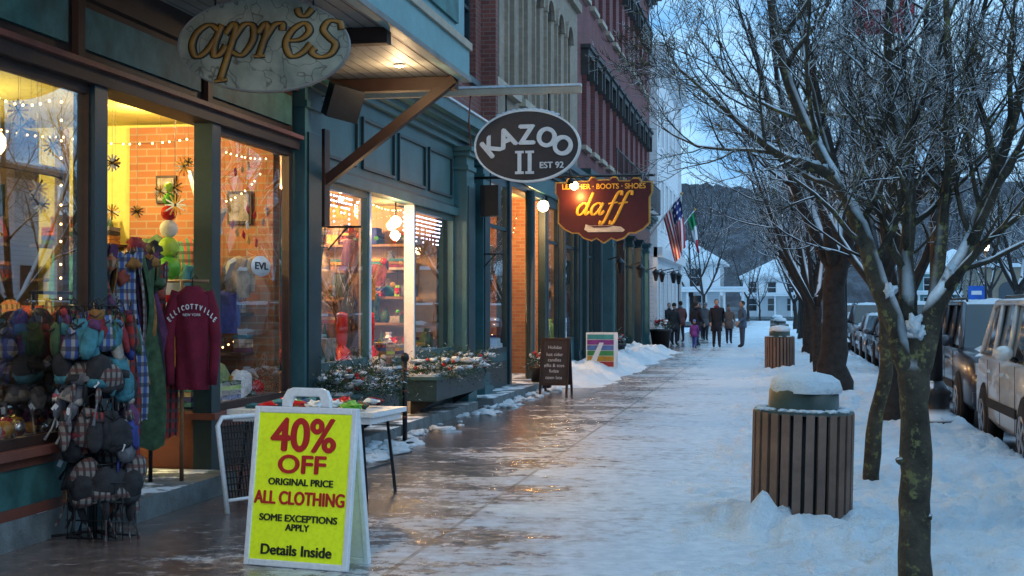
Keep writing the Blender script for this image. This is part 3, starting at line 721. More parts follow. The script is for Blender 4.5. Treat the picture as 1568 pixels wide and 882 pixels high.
# ================================================================ apres hanging sign
def ovalring(mb,a,b,w,y0,y1,m,M,n=56):
    pts=[(cos(2*pi*i/n),sin(2*pi*i/n)) for i in range(n)]
    vs=[];fs=[]
    for (r0,r1,yy) in ((a-w,b-w,y0),(a,b,y0),(a,b,y1),(a-w,b-w,y1)):
        for c,s in pts: vs.append((c*r0,yy,s*r1))
    for q in range(4):
        q2=(q+1)%4
        for i in range(n):
            j=(i+1)%n; fs.append((q*n+i,q*n+j,q2*n+j,q2*n+i))
    mb.add(vs,fs,m,False,M)
def ovalpts(a,b,n=56): return [(a*cos(2*pi*i/n),b*sin(2*pi*i/n)) for i in range(n)]
def marble():
    m,nt,out=_nt('mottled_sign_paint')
    tc=nt.nodes.new('ShaderNodeTexCoord').outputs['Object']
    b=nt.nodes.new('ShaderNodeBsdfPrincipled')
    v=nt.nodes.new('ShaderNodeTexVoronoi'); v.feature='DISTANCE_TO_EDGE'; v.inputs['Scale'].default_value=3.2
    n=nt.nodes.new('ShaderNodeTexNoise'); n.inputs['Scale'].default_value=4; nt.links.new(tc,n.inputs[0])
    ad=nt.nodes.new('ShaderNodeVectorMath'); ad.operation='ADD'; nt.links.new(tc,ad.inputs[0]); nt.links.new(n.outputs['Color'],ad.inputs[1]); nt.links.new(ad.outputs[0],v.inputs['Vector'])
    crack=_range(nt,v.outputs['Distance'],.0,.035,1,0)
    c=_mix(nt,_range(nt,_noise(nt,tc,5,7),.35,.65),(.12,.155,.13),(.26,.29,.235))
    c=_mix(nt,_math(nt,'MULTIPLY',crack,.85),c,(.03,.03,.03))
    nt.links.new(c,b.inputs['Base Color']); b.inputs['Roughness'].default_value=.5
    nt.links.new(b.outputs[0],out.inputs[0]); return m
mb=MB(); S=Matrix.Translation((-3.87,10.37,3.60))@Matrix.Rotation(radians(8),4,'Z')
mb.prism(ovalpts(.66,.36),-.03,.03,marble(),S); ovalring(mb,.665,.365,.012,-.036,.036,M_soffit,S)
for s in (-1,1): mb.tube([S@Vector((s*.38,0,.28)),S@Vector((s*.38,0,.36)),S@Vector((s*.38,0,.46))],.008,6,M_black)
M_gl=mat('gold_lettering',(.26,.13,.022),.4,var=.4,bump=.1)
adv=[1.12,1.0,.82,.95,.85]
script(mb,'aprEs',S@Matrix.Translation((0,-.034,.02))@Matrix.Diagonal((1,.3,1,1)),M_blkt,.245,.031,adv)
script(mb,'aprEs',S@Matrix.Translation((0,-.041,.02))@Matrix.Diagonal((1,.3,1,1)),M_gl,.245,.021,adv)
asign=mb.build('oval_shop_sign')

# ================================================================ gift shop building
mb=MB()
pilaster(mb,14.0,14.55,4.0,M_teal,m2=M_tealD)
mb.box(-5.2,FX-.02,14.55,16.76,0,.82,M_teal); mb.box(FX-.02,FX+.01,14.7,16.6,.15,.7,M_tealD)
mb.box(-5.2,FX+.06,14.55,16.78,.82,.89,M_teal)
mb.box(-5.2,FX-.02,18.9,21.4,0,.82,M_teal); mb.box(FX-.02,FX+.01,19.1,21.2,.15,.7,M_tealD); mb.box(-5.2,FX+.06,18.88,21.4,.82,.89,M_teal)
pane(mb,14.56,16.72,.89,2.98,FX-.02,.08,M_teal,M_glass); pane(mb,18.92,21.38,.89,2.98,FX-.02,.08,M_teal,M_glass)
mb.box(-5.02,FX+.02,16.72,16.80,0,2.98,M_white); mb.box(-5.02,FX+.02,18.86,18.92,0,2.98,M_white)
for (ya,yb) in ((16.8,17.2),(18.85,18.45)):
    mb.add([(-5.02,ya,.8),(-6.2,yb,.8),(-6.2,yb,2.95),(-5.02,ya,2.95)],[(0,1,2,3)],M_glass); mb.add([(-5.02,ya,0),(-6.2,yb,0),(-6.2,yb,.8),(-5.02,ya,.8)],[(0,1,2,3)],M_teal)
mb.box(-6.25,-6.18,17.15,17.27,.15,2.95,M_teal); mb.box(-6.25,-6.18,18.38,18.5,.15,2.95,M_teal); mb.box(-6.24,-6.19,17.27,18.38,2.3,2.4,M_teal)
mb.box(-6.3,FX+.4,16.86,18.78,0,.15,M_stone)
mb.box(FX+.0,FX+.38,14.55,16.86,0,.13,M_stone); mb.box(FX,FX+.38,18.78,21.4,0,.13,M_stone)
mb.box(-5.2,FX,14.55,21.4,2.98,4.05,M_teal); mb.box(FX,FX+.08,14.55,21.4,2.98,3.10,M_teal); mb.box(FX,FX+.05,14.55,21.4,3.10,3.14,M_tealD)
for k in range(4):
    a=14.75+k*1.66; b=a+1.45
    mb.box(FX,FX+.035,a,b,3.24,3.28,M_tealD);mb.box(FX,FX+.035,a,b,3.83,3.87,M_tealD);mb.box(FX,FX+.035,a,a+.04,3.28,3.83,M_tealD);mb.box(FX,FX+.035,b-.04,b,3.28,3.83,M_tealD)
cornice(mb,FX,14.3,23.5,4.05,M_teal,((.08,.09),(.16,.09),(.3,.07),(.42,.17)))
mb.box(FX,FX+.45,14.3,23.5,4.472,4.50,M_snow)
mb.box(-5.2,FX-.01,14.5,23.5,4.0,4.5,M_teal)
pilaster(mb,21.4,21.95,4.05,M_teal,m2=M_tealD,p=.2); mb.box(-5.2,FX,21.95,22.9,0,4.05,M_tealD)
mb.box(FX,FX+.05,22.1,22.75,.5,3.6,M_teal); pilaster(mb,22.9,23.45,4.05,M_teal,m2=M_tealD,p=.15)
ops=[]; 
for yy in (15.6,17.6,19.6,21.95):
    ops.append((yy,yy+1.05,5.3,7.7)); ops.append((yy,yy+1.05,9.2,11.4))
wall(mb,FX,14.2,23.5,4.4,13,ops,M_brick)
for o in ops:
    sash(mb,*o,FX,M_tealD); mb.box(FX,FX+.1,o[0]-.1,o[1]+.1,o[3],o[3]+.2,M_tealD); mb.box(FX,FX+.08,o[0]-.06,o[1]+.06,o[2]-.1,o[2],M_tealD)
mb.box(-5.3,-12,14.3,23.5,4.3,13,M_brick)
room(mb,-9.2,-5.2,14.1,21.5,.13,3.3,M_warmwall,M_warmwall,M_wood,M_ceil)
for zz in (.5,.9,1.3,1.7,2.1,2.5):
    mb.box(-8.8,-5.5,20.95,21.4,zz,zz+.04,M_wood); clutter(mb,-8.7,-5.5,21.0,21.3,zz+.04,36,.24)
mb.box(-6.0,-5.12,14.6,16.6,.6,.88,M_wood); clutter(mb,-5.9,-5.15,14.7,16.6,.88,36,.3)
mb.box(-6.0,-5.12,19,21.3,.6,.88,M_wood); clutter(mb,-5.9,-5.15,19,21.3,.88,36,.28)
mb.box(-8,-7,15,19,.13,1.0,M_wood); clutter(mb,-8,-7,15,19,1.0,36,.36)
for k in range(70):
    yy=14.9+k*.026; m=random.choice([CL[9],CL[5],CL[3],CL[0],CL[9],CL[7],CL[8]])
    mb.tube([(-5.5+U(-.15,.1),yy,2.9),(-5.5+U(-.15,.1),yy+U(-.03,.03),1.0+U(0,.6))],.011,5,m)
for k in range(22): garment(mb,(U(-7.5,-5.4),U(17,21),U(1.6,2.6)),U(.3,.5),random.choice(CL+PL),U(-1,1),.12)
for k in range(30):
    x=U(-5.9,-5.2);y=random.choice([U(14.8,16.6),U(19,21.2)]);z=U(1.5,2.7); mb.ell((x,y,z),U(.03,.06),random.choice([M_red,M_gold,M_silver,M_green]),9,7); mb.tube([(x,y,z),(x,y,3.2)],.002,3,M_black)
for (x,y) in ((-5.35,18.3),(-5.6,17.9)):
    mb.lathe((x,y,.15),[(.1,0),(.09,.4),(.12,.45),(.12,.85),(.05,.92),(.07,1.0),(.07,1.12),(.08,1.13),(.07,1.35),(.02,1.37)],12,M_red)
for (a,b) in ((14.65,16.65),(19.0,21.3)):
    yy=a
    while yy<b:
        n=random.randint(2,7)
        for q in range(n): mb.ell((-5.06,yy+U(-.01,.01),2.88-q*.06),.012,M_icicle,5,4)
        yy+=.10
for k in range(50):
    c=Vector((-5.7,18.5,1.0)); d=Vector((U(-.4,.4),U(-.5,.5),1)).normalized()
    mb.tube([c,c+d*.6+Vector((U(-.1,.1),U(-.1,.1),0)),c+d*U(.9,1.4)+Vector((U(-.3,.3),U(-.3,.3),0))],[.012,.008,.003],4,M_bark)
fairy(mb,[(-5.0,16.95,2.9),(-5.0,18.7,2.9)],12,sag=.05)
mb.ell((-5.0,18.35,2.72),.075,M_bulb,14,10); mb.tube([(-5.0,18.35,2.78),(-5.0,18.35,2.98)],.012,6,M_black)
mb.box(-6.2,-5.0,16.8,18.85,2.97,3.0,M_beige)
for yy in (14.75,22.95):
    mb.tube([(FX+.12,yy,2.45),(FX+.5,yy,2.45)],.012,6,M_black); mb.tube([(FX+.12,yy,2.2),(FX+.35,yy,2.45)],.01,6,M_black)
mb.box(-4.72,-4.42,22.5,22.75,3.05,3.55,M_black); mb.tube([(-4.57,22.6,3.55),(-4.57,22.6,4.05)],.012,6,M_black)
kaz=mb.build('gift_shop_building',bevel=.006)
lamp('entrance_bulb_glow',(-4.8,18.0,2.6),60,(1,.60,.26),.07,kaz)
lamp('ceiling_lamp_glow',(-6.6,15.6,2.9),420,(1,.56,.23),.15,kaz); lamp('ceiling_lamp_glow',(-7,19.6,2.9),420,(1,.58,.26),.15,kaz)
mb=MB(); c=(-4.95,17.25,.15)
M_bear=mat('white_plush',(.55,.49,.42),.95,var=.25,bump=.8,bs=90)
mb.lathe(c,[(.10,0),(.17,.12),(.19,.3),(.16,.48),(.11,.58)],16,M_bear,lump=.1)
mb.ell((c[0],c[1],c[2]+.70),(.12,.12,.115),M_bear,14,10); mb.ell((c[0]+.03,c[1]-.11,c[2]+.67),(.05,.06,.045),M_bear,10,7); mb.ell((c[0]+.04,c[1]-.17,c[2]+.68),.014,M_black,6,5)
for s in (-1,1):
    mb.ell((c[0]+s*.09,c[1]+.01,c[2]+.80),.035,M_bear,8,6); mb.ell((c[0]+s*.04+.02,c[1]-.105,c[2]+.73),.01,M_black,6,5)
    mb.tube([(c[0]+s*.14,c[1],c[2]+.5),(c[0]+s*.2,c[1]-.08,c[2]+.38),(c[0]+s*.14,c[1]-.17,c[2]+.32)],[.055,.05,.045],8,M_bear)
    mb.tube([(c[0]+s*.1,c[1],c[2]+.1),(c[0]+s*.13,c[1]-.16,c[2]+.06),(c[0]+s*.14,c[1]-.2,c[2]+.1)],[.08,.07,.06],8,M_bear)
mb.build('plush_bear')
def planter(name,y0,y1,z0=.34,z1=.62):
    mb=MB(); x0,x1=FX+.08,FX+.5
    mb.box(x0,x1,y0,y1,z0,z1,M_tealD); mb.box(x0-.0,x1+.03,y0-.03,y1+.03,z1,z1+.04,M_teal)
    for yy in (y0+.25,y1-.3): mb.prism([(x0,z0),(x1-.05,z0),(x0,z0-.22)],yy,yy+.05,M_black)
    mb.box(x0+.03,x1-.03,y0+.03,y1-.03,z1+.04,z1+.07,M_snow)
    pine_sprays(mb,x0,x1+.12,y0,y1,z1+.0,460,.48,46)
    for k in range(24): mb.ell((U(x0,x1+.1),U(y0,y1),z1+U(.05,.25)),U(.015,.03),M_red,7,5)
    mb.build(name)
planter('window_planter',14.2,16.3); planter('window_planter',18.2,21.3)
mb=MB(); mb.tube([(-4.22,15.9,0),(-4.22,15.9,.95)],.028,10,M_black); mb.ell((-4.22,15.9,1.0),(.05,.05,.06),M_black,10,8)
for zz in (.3,.6,.85): mb.tube([(-4.22,15.9,zz),(-4.22,15.9,zz+.03)],.031,10,M_redwood)
mb.lathe((-4.22,15.9,0),[(.12,0),(.11,.03),(.04,.05)],12,M_black); mb.build('banded_post')

M_slate=mat('slate_paint',(.040,.033,.034),.5,var=.3,bump=.05)
M_let=mat('pale_lettering',(.72,.73,.72),.45,var=.1,bump=.02)
mb=MB(); S=Matrix.Translation((-2.83,16.15,3.44))
mb.prism(ovalpts(.60,.40),-.04,.04,M_slate,S); ovalring(mb,.62,.42,.022,-.05,.05,M_let,S)
mb.box(-4.9,-2.2,16.11,16.19,4.04,4.12,M_beige); mb.box(-4.9,-2.2,16.10,16.20,4.12,4.145,M_snow)
for s in (-1,1): mb.tube([(-2.83+s*.25,16.15,3.8),(-2.83+s*.25,16.15,4.05)],.01,6,M_black)
mb.tube([(-3.5,16.15,3.45),(-3.52,16.15,3.75),(-3.5,16.15,4.04)],.01,5,M_redwood)
for k in range(12): mb.ell((-2.83+(k-5.5)*.06,16.15,3.445+.41*math.sqrt(max(0,1-((k-5.5)*.06/.62)**2))+.008),(.05,.05,.018),M_snow,8,5)
ks=mb.build('oval_hanging_sign')
for i,ch in enumerate('KAZOO'):
    a=(i-2)*.47; x=.52*sin(a)*.98; z=-.20+.31*cos(a)*1.02
    text('sign_lettering',ch,.31,S@Vector((x,-.052,z)),M_let,ks,ry=-math.degrees(a)*.75,bold=.045,ext=.006,sx=.92)
mb=MB()
for dx in (-.085,.035):
    mb.box(dx-.022,dx+.022,-.056,-.04,-.30,-.08,M_let,S); mb.box(dx-.05,dx+.05,-.057,-.04,-.325,-.295,M_let,S); mb.box(dx-.05,dx+.05,-.057,-.04,-.085,-.058,M_let,S)
mb.build('numeral_lettering',ks)
text('sign_lettering','EST 92',.100,S@Vector((.29,-.052,-.23)),M_let,ks,bold=.03,ext=.006)

M_mar=mat('maroon_sign',(.070,.008,.009),.45,var=.2,bump=.03)
half=[(0,.50),(.10,.50),(.14,.54),(.2,.54),(.24,.48),(.42,.48),(.46,.52),(.56,.52),(.6,.46),(.76,.46),(.76,.30),(.72,.22),(.72,-.18),(.62,-.28),(.5,-.34),(.40,-.34),(.32,-.42),(.2,-.46),(.12,-.42),(0,-.50)]
full=half+[(-x,z) for x,z in reversed(half[1:-1])]
mb=MB(); S=Matrix.Translation((-2.64,21.95,3.06))
mb.prism(full,-.03,.05,M_gold,S); mb.prism([(x*.965,z*.955) for x,z in full],-.045,-.03,M_mar,S)
mb.tube([(-4.9,22.0,3.62),(-1.85,22.0,3.62)],.022,8,M_black)
for s in (-1,1): mb.tube([(-2.64+s*.5,22.0,3.5),(-2.64+s*.5,22.0,3.63)],.012,6,M_black)
M_cream=mat('cream_paint',(.6,.5,.38),.5)
mb.prism([(-.28,-.20),(-.2,-.22),(.1,-.22),(.27,-.24),(.33,-.29),(.30,-.32),(-.24,-.32),(-.3,-.28)],-.055,-.046,M_cream,S)
mb.prism([(-.25,-.21),(-.15,-.25),(.05,-.25),(.14,-.23),(.1,-.225),(-.2,-.225)],-.06,-.056,M_mar,S)
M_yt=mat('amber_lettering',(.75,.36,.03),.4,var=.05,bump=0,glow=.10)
script(mb,'daff',S@Matrix.Translation((-.06,-.048,.03))@Matrix.Diagonal((1,.3,1,1)),M_yt,.185,.021,[1.2,1.2,.85,.85],shear=.3)
ds=mb.build('scalloped_shoe_store_sign')
text('sign_lettering','LEATHER · BOOTS · SHOES',.115,S@Vector((0,-.05,.385)),M_yt,ds,bold=.02,ext=.005,sx=.95)
mb=MB(); mb.tube([(-3.15,21.98,3.66),(-3.15,21.70,3.72),(-3.12,21.62,3.58)],.012,6,M_black); mb.lathe((-3.10,21.62,3.46),[(.07,0),(.05,.07),(.02,.1)],12,M_black); mb.ell((-3.06,21.62,3.44),.065,M_bulb,12,8)
mb.build('sign_floodlight',ds)
lamp('floodlight_glow',(-3.02,21.74,3.30),17,(1,.58,.14),.04,ds)

# ================================================================ tan brick building (Y 23.6 - 35)
mb=MB()
pane(mb,23.6,25.8,.75,3.85,FX-.02,.09,M_tealD,M_glass,3.0); mb.box(-5.2,FX,23.5,25.8,0,.75,M_teal); mb.box(FX,FX+.03,23.8,25.6,.15,.6,M_tealD)
mb.box(-5.1,FX+.05,25.8,26.0,0,4.1,M_tealD); mb.tube([(-4.85,28.0,.15),(-4.85,28.0,3.9)],.10,12,M_tealD)
mb.box(-6.4,FX+.5,22.0,30.2,0,.14,M_stone)
mb.box(-6.3,-5.05,30.2,30.4,0,4.1,M_orange); mb.box(-5.06,FX,30.2,30.5,0,4.1,M_tealD)
mb.box(-6.3,-6.22,26.0,30.2,0,.9,M_tealD); pane(mb,26.0,27.7,.9,3.85,-6.25,.09,M_tealD,M_glass); pane(mb,28.2,29.6,.2,3.0,-6.25,.12,M_redwood,M_glass)
pane(mb,30.5,32.0,.75,3.85,FX-.02,.09,M_tealD,M_glass,3.0); mb.box(-5.2,FX,30.5,32,0,.75,M_teal)
pilaster(mb,32.0,32.3,4.1,M_tealD); pane(mb,32.3,34.6,.75,3.85,FX-.02,.09,M_tealD,M_glass,3.0); mb.box(-5.2,FX,32.3,34.6,0,.75,M_teal)
pilaster(mb,34.6,35.2,4.1,M_tealD)
mb.box(-5.2,FX,23.5,35.2,3.85,4.6,M_tealD); mb.box(-6.3,-5.2,25.9,30.2,3.9,4.0,M_warmwall); mb.box(FX,FX+.05,23.6,35.1,3.98,4.32,M_teal); cornice(mb,FX,23.5,35.2,4.4,M_tealD)
ops=[];yy=24.2
while yy<34.4:
    ops+= [(yy,yy+.85,5.6,7.9),(yy,yy+.85,9.4,11.8)]; yy+=1.48
wall(mb,FX,23.5,35.2,4.6,14,ops,M_tan,.25)
M_dk=mat('dark_hood_mould',(.035,.035,.035),.6)
for o in ops:
    sash(mb,*o,FX,M_beige,.2)
    n=12; c=(o[0]+o[1])/2; r0=(o[1]-o[0])/2; 
    for q in range(n):
        a0=pi*q/n;a1=pi*(q+1)/n
        for (ra,rb,xx,mm) in ((r0+.0,r0+.16,FX+.09,M_tan),(.0,r0+.0,FX+.012,M_darkwin)):
            P=[(c-ra*cos(a0),o[3]+ra*sin(a0)*.8),(c-rb*cos(a0),o[3]+rb*sin(a0)*.8),(c-rb*cos(a1),o[3]+rb*sin(a1)*.8),(c-ra*cos(a1),o[3]+ra*sin(a1)*.8)]
            vs=[(FX,p[0],p[1]) for p in P]+[(xx,p[0],p[1]) for p in P]
            mb.add(vs,[(4,5,6,7),(0,1,5,4),(1,2,6,5),(2,3,7,6),(3,0,4,7)],mm)
    mb.box(FX,FX+.13,o[0]-.12,o[1]+.12,o[2]-.14,o[2],M_beige)
    mb.box(FX,FX+.07,o[0]-.14,o[0]-.02,o[2],o[3],M_tan); 
for zz in (8.9,12.9): mb.box(FX,FX+.12,23.5,35.2,zz,zz+.2,M_tan)
mb.box(-5.3,-12,23.5,35.2,4.6,14,M_tan); mb.box(-5,FX+.25,23.45,23.65,4.6,14,M_brick)
room(mb,-9.2,-5.2,23.6,35.1,.1,4.0,M_warmwall,M_warmwall,M_wood,M_ceil)
for zz in (.6,1.2,1.8,2.4): mb.box(-8.9,-5.6,34.5,35,zz,zz+.05,M_wood); clutter(mb,-8.8,-5.6,34.6,34.9,zz+.05,12,.35)
clutter(mb,-6,-5.2,23.8,25.6,.8,24,.36); clutter(mb,-6,-5.2,30.6,34,.8,26,.4)
for k in range(18): garment(mb,(U(-7.5,-5.6),U(24,34),U(2.0,3.0)),U(.5,.9),random.choice(CL+PL),U(-1,1),.2)
mb.ell((-4.85,29.6,3.70),.12,M_bulb,12,8); mb.tube([(-4.85,29.6,3.75),(-4.85,29.6,3.9)],.012,6,M_black)
fairy(mb,[(-6.2,30.15,.3),(-5.5,30.15,3.6)],20); fairy(mb,[(-5.3,24,3.6),(-5.3,25.6,3.6)],12)
fairy(mb,[(-5.2,30.16,.9),(-5.2,30.16,3.6)],20)
tanb=mb.build('tan_brick_building',bevel=.006)
lamp('porch_bulb_glow',(-4.9,28.9,3.4),190,(1,.57,.22),.09,tanb); lamp('ceiling_lamp_glow',(-7,25.2,3.6),420,(1,.58,.25),.15,tanb); lamp('ceiling_lamp_glow',(-7,31.8,3.6),460,(1,.6,.28),.15,tanb)

# ================================================================ red brick building (35.2 - 55.6)
mb=MB(); yy=35.2; M_grn=mat('dark_green_paint',(.02,.045,.045),.45)
k=0
while yy<55:
    y2=min(yy+2.9,55.6)
    if k%3==1:
        mb.box(-5.9,-5.8,yy+.4,y2,0,3.6,M_grn); pane(mb,yy+.6,y2-.4,.3,3.2,-5.75,.12,M_redwood,M_glass); mb.box(-5.9,FX+.3,yy+.4,y2,0,.14,M_stone)
    else:
        mb.box(-5.2,FX,yy+.4,y2,0,.7,M_grn); pane(mb,yy+.4,y2,.7,3.6,FX-.02,.09,[M_grn,M_white,M_teal][k%3],M_glass,2.9)
    pilaster(mb,yy,yy+.4,3.9,[M_grn,M_tealD,M_teal,M_brown][k%4],p=.22); yy+=2.9; k+=1
mb.box(-5.9,FX,35.2,55.6,3.6,4.6,M_grn); mb.box(FX,FX+.06,35.5,44.8,3.95,4.45,M_tealL); mb.box(FX,FX+.06,45.5,55.2,3.95,4.45,M_redwood); cornice(mb,FX,35.2,55.6,4.6,M_grn)
ops=[];yy=36.0
while yy<54.6: ops+=[(yy,yy+.95,5.7,8.0),(yy,yy+.95,9.6,11.8)]; yy+=1.75
wall(mb,FX,35.2,55.6,4.6,14,ops,M_brick2,.25)
for o in ops:
    sash(mb,*o,FX,M_tealD,.2); mb.box(FX,FX+.2,o[0]-.15,o[1]+.15,o[3],o[3]+.16,M_dk); mb.box(FX,FX+.26,o[0]-.2,o[1]+.2,o[3]+.162,o[3]+.26,M_dk)
    mb.box(FX,FX+.2,o[0]-.15,o[0]-.02,o[3]-.5,o[3],M_dk); mb.box(FX,FX+.2,o[1]+.02,o[1]+.15,o[3]-.5,o[3],M_dk); mb.box(FX,FX+.13,o[0]-.1,o[1]+.1,o[2]-.12,o[2],M_beige)
cornice(mb,FX,35.2,55.6,13.2,M_dk,((.15,.15),(.3,.15),(.5,.2)))
mb.box(-5.3,-12,35.2,55.6,4.6,14,M_brick2)
for yy in [36+q*.35 for q in range(40)]: mb.tube([(FX+.9,yy,4.75),(FX+.9,yy,5.6)],.012,4,M_black)
for zz in (4.78,5.6): mb.tube([(FX+.9,36,zz),(FX+.9,49.7,zz)],.02,5,M_black)
for q in range(6): mb.tube([(FX,36+q*2.7,4.75),(FX+.9,36+q*2.7,4.75)],.025,5,M_black)
room(mb,-9.2,-5.95,35.3,55.5,.1,3.9,M_warmwall,M_warmwall,M_wood,M_ceil)
clutter(mb,-6,-5.3,36,55,.8,60,.5); mb.box(-6,-5.25,35.5,55,.5,.8,M_wood)
for k in range(16): garment(mb,(U(-7.5,-5.6),U(36,55),U(2.0,3.2)),U(.6,1),random.choice(CL),U(-1,1),.28)
for yy in (40,46,52,54.8):
    mb.tube([(FX+.2,yy,2.9),(FX+.55,yy,3.0),(FX+.55,yy,2.85)],.02,6,M_black)
    mb.lathe((FX+.55,yy,2.5),[(.05,0),(.12,.3),(.16,.31),(.02,.45)],6,M_black); 
redb=mb.build('red_brick_building',bevel=.006)
for yy in (38.5,44.5,50.5): lamp('ceiling_lamp_glow',(-6.8,yy,3.3),420,(1,.66,.36),.15,redb)

# ================================================================ white building
mb=MB(); ops=[];yy=57
while yy<69: ops+=[(yy,yy+1.0,4.8,6.8),(yy,yy+1.0,8.2,10.1),(yy,yy+1.2,.9,3.0)]; yy+=2.3
wall(mb,FX+.15,55.7,70,0,11.4,ops,M_clap,.12)
mb.quad((FX+.15,55.7,0),(FX+.15,55.7,11.4),(-14,55.7,11.4),(-14,55.7,0),M_clap); mb.quad((FX+.15,70,0),(FX+.15,70,11.4),(-14,70,11.4),(-14,70,0),M_clap)
for o in ops:
    sash(mb,*o,FX+.15,M_white,.1); 
    for a,b,c,d in ((o[0]-.12,o[0],o[2],o[3]),(o[1],o[1]+.12,o[2],o[3]),(o[0]-.15,o[1]+.15,o[3],o[3]+.14),(o[0]-.15,o[1]+.15,o[2]-.1,o[2])): mb.box(FX+.15,FX+.2,a,b,c,d,M_white)
cornice(mb,FX+.15,55.6,70.1,11.2,M_white,((.15,.15),(.3,.15),(.5,.2))); mb.box(-14,FX+.66,55.6,70.1,11.701,11.85,M_snow)
mb.box(FX+.15,FX+.3,55.7,56.1,0,11.2,M_white); mb.box(FX+.15,FX+.3,69.7,70,0,11.2,M_white); mb.box(FX+.15,FX+.5,55.7,70,3.5,3.9,M_white)
for yy in (57.5,60.5): 
    mb.tube([(FX+.3,yy,3.0),(FX+.8,yy,3.1),(FX+.8,yy,2.95)],.02,6,M_black); mb.lathe((FX+.8,yy,2.5),[(.06,0),(.14,.35),(.18,.36),(.02,.52)],6,M_black)
mb.build('white_clapboard_building',bevel=.01)

# ================================================================ chalkboard & colourful sign
mb=MB(); B=Matrix.Translation((-3.98,25.4,0))@Matrix.Rotation(radians(-8),4,'Z')
F2=B@Matrix.Rotation(radians(-9),4,'X'); K2=B@Matrix.Translation((0,.35,0))@Matrix.Rotation(radians(9),4,'X')
for Q in (F2,K2):
    for s in (-1,1): mb.box(s*.25-.02,s*.25+.02,-.015,.015,0,1.02,M_brown,Q)
    mb.box(-.23,.23,-.014,.014,.98,1.02,M_brown,Q); mb.box(-.23,.23,-.014,.014,.16,.2,M_brown,Q); mb.box(-.23,.23,-.008,.008,.2,.98,M_slate,Q)
cb=mb.build('chalkboard_sign')
for i,(s,z) in enumerate((('Holiday',.85),('hot cider',.72),('candles',.62),('gifts & toys',.52),('fudge',.42),('open late',.30))):
    text('chalk_lettering',s,.085,F2@Vector((0,-.012,z)),M_let,cb,rz=-8,ext=.001)
mb=MB(); S2=Matrix.Translation((-4.0,32.6,0))@Matrix.Rotation(radians(-5),4,'Z')
cols=[(.4,.04,.04),(.5,.28,.03),(.05,.25,.08),(.08,.17,.4),(.25,.05,.25),(.05,.28,.28)]
mb.box(-.34,.34,-.02,.02,.15,.98,M_white,S2)
for i,c in enumerate(cols): mb.box(-.31,.31,-.03,-.02,.2+i*.125,.2+i*.125+.11,mat('stripe_%d'%i,c,.5),S2)
for s in (-1,1): mb.box(s*.3-.02,s*.3+.02,-.02,.02,0,.15,M_white,S2); 
mb.prism([(-.24,.3),(-.02,.75),(.08,.75),(-.1,.3)],-.036,-.031,M_white,S2); mb.box(-.34,.34,.3,.32,0,.98,M_white,S2)
mb.build('striped_sidewalk_sign')
def pot(name,x,y,s=1):
    mb=MB(); mb.lathe((x,y,0),[(.2*s,0),(.26*s,.4*s),(.29*s,.42*s),(.29*s,.48*s)],14,M_black); pine_sprays(mb,x-.22*s,x+.22*s,y-.22*s,y+.22*s,.5*s,90,.4*s,10)
    for k in range(8): mb.ell((x+U(-.2,.2)*s,y+U(-.2,.2)*s,.6*s+U(0,.15)),.04*s,M_red,7,5)
    mb.build(name)
pot('potted_evergreen',-4.45,27.0,.9); pot('potted_evergreen',-4.5,40,1.1); pot('potted_evergreen',-4.3,53.5,1.5)

# ================================================================ trash cans
M_slat=mat('brown_slat',(.17,.105,.078),.55,var=.35,vs=3,bump=.2)
M_lid=mat('dark_green_lid',(.035,.06,.055),.45)
def bin_(name,x,y,tilt=0):
    mb=MB(); T=Matrix.Translation((x,y,0))@Matrix.Rotation(tilt,4,'Y'); n=26
    mb.lathe((0,0,0),[(.33,.02),(.345,.8)],28,M_black,T)
    for k in range(n):
        a=2*pi*k/n; Q=T@Matrix.Rotation(a,4,'Z'); mb.box(.345,.372,-.030,.030,-.02+.006*(k%3),.81,M_slat,Q)
    mb.lathe((0,0,0),[(.37,.80),(.37,.82),(.30,.835),(.25,.845)],28,M_lid,T)
    mb.lathe((0,0,0),[(.26,.84),(.255,.97),(.22,1.03),(.1,1.07),(.02,1.08)],24,M_lid,T)
    mb.lathe((.01,0,0),[(.262,.955),(.272,.985),(.25,1.045),(.19,1.085),(.09,1.105),(.01,1.11)],28,M_snow,T,lump=.12)
    for k in range(30):
        a=U(0,2*pi); mb.ell((.315*cos(a),.315*sin(a),.83),(.05,.05,.016),M_snow,8,5,T,lump=.7)
    mb.build(name,bevel=.004)
bin_('slatted_trash_can',.17,10.85,radians(1.5)); bin_('slatted_trash_can',.06,36.4); bin_('slatted_trash_can',.1,60); bin_('slatted_trash_can',.0,78)

# ================================================================ trees
def rnd_dir(d,ang):
    d=d.normalized(); u=d.cross(Vector((0,0,1)) if abs(d.z)<.95 else Vector((1,0,0))).normalized(); w=d.cross(u)
    a=U(0,2*pi); return (d*cos(ang)+(u*cos(a)+w*sin(a))*sin(ang)).normalized()
def grow(mb,p,d,L,r,lvl,maxl,m,up=.12,wig=.22,kids=6):
    n=5 if lvl<maxl else 3
    pts=[Vector(p)];rr=[r]; d=Vector(d).normalized()
    for i in range(n):
        d=(d+Vector((U(-1,1),U(-1,1),U(-1,1)))*wig+Vector((0,0,up))).normalized()
        pts.append(pts[-1]+d*L/n); rr.append(r*(1-.72*(i+1)/n))
    mb.tube(pts,rr,(8,6,5,3,3,3)[min(lvl,5)],m)
    if lvl>=maxl: return
    k=kids
    for i in range(k):
        t=.22+.78*(i+R()*.8)/k; t=min(t,.99); f=t*n; a=int(f); q=pts[a].lerp(pts[min(a+1,n)],f-a)
        dd=(pts[min(a+1,n)]-pts[a]).normalized()
        grow(mb,q,rnd_dir(dd,radians(U(28,58))),L*U(.42,.68)*(1.05-.35*t),max(.0025,r*(1-.7*t)*.62),lvl+1,maxl,m,up*.9,wig,kids)
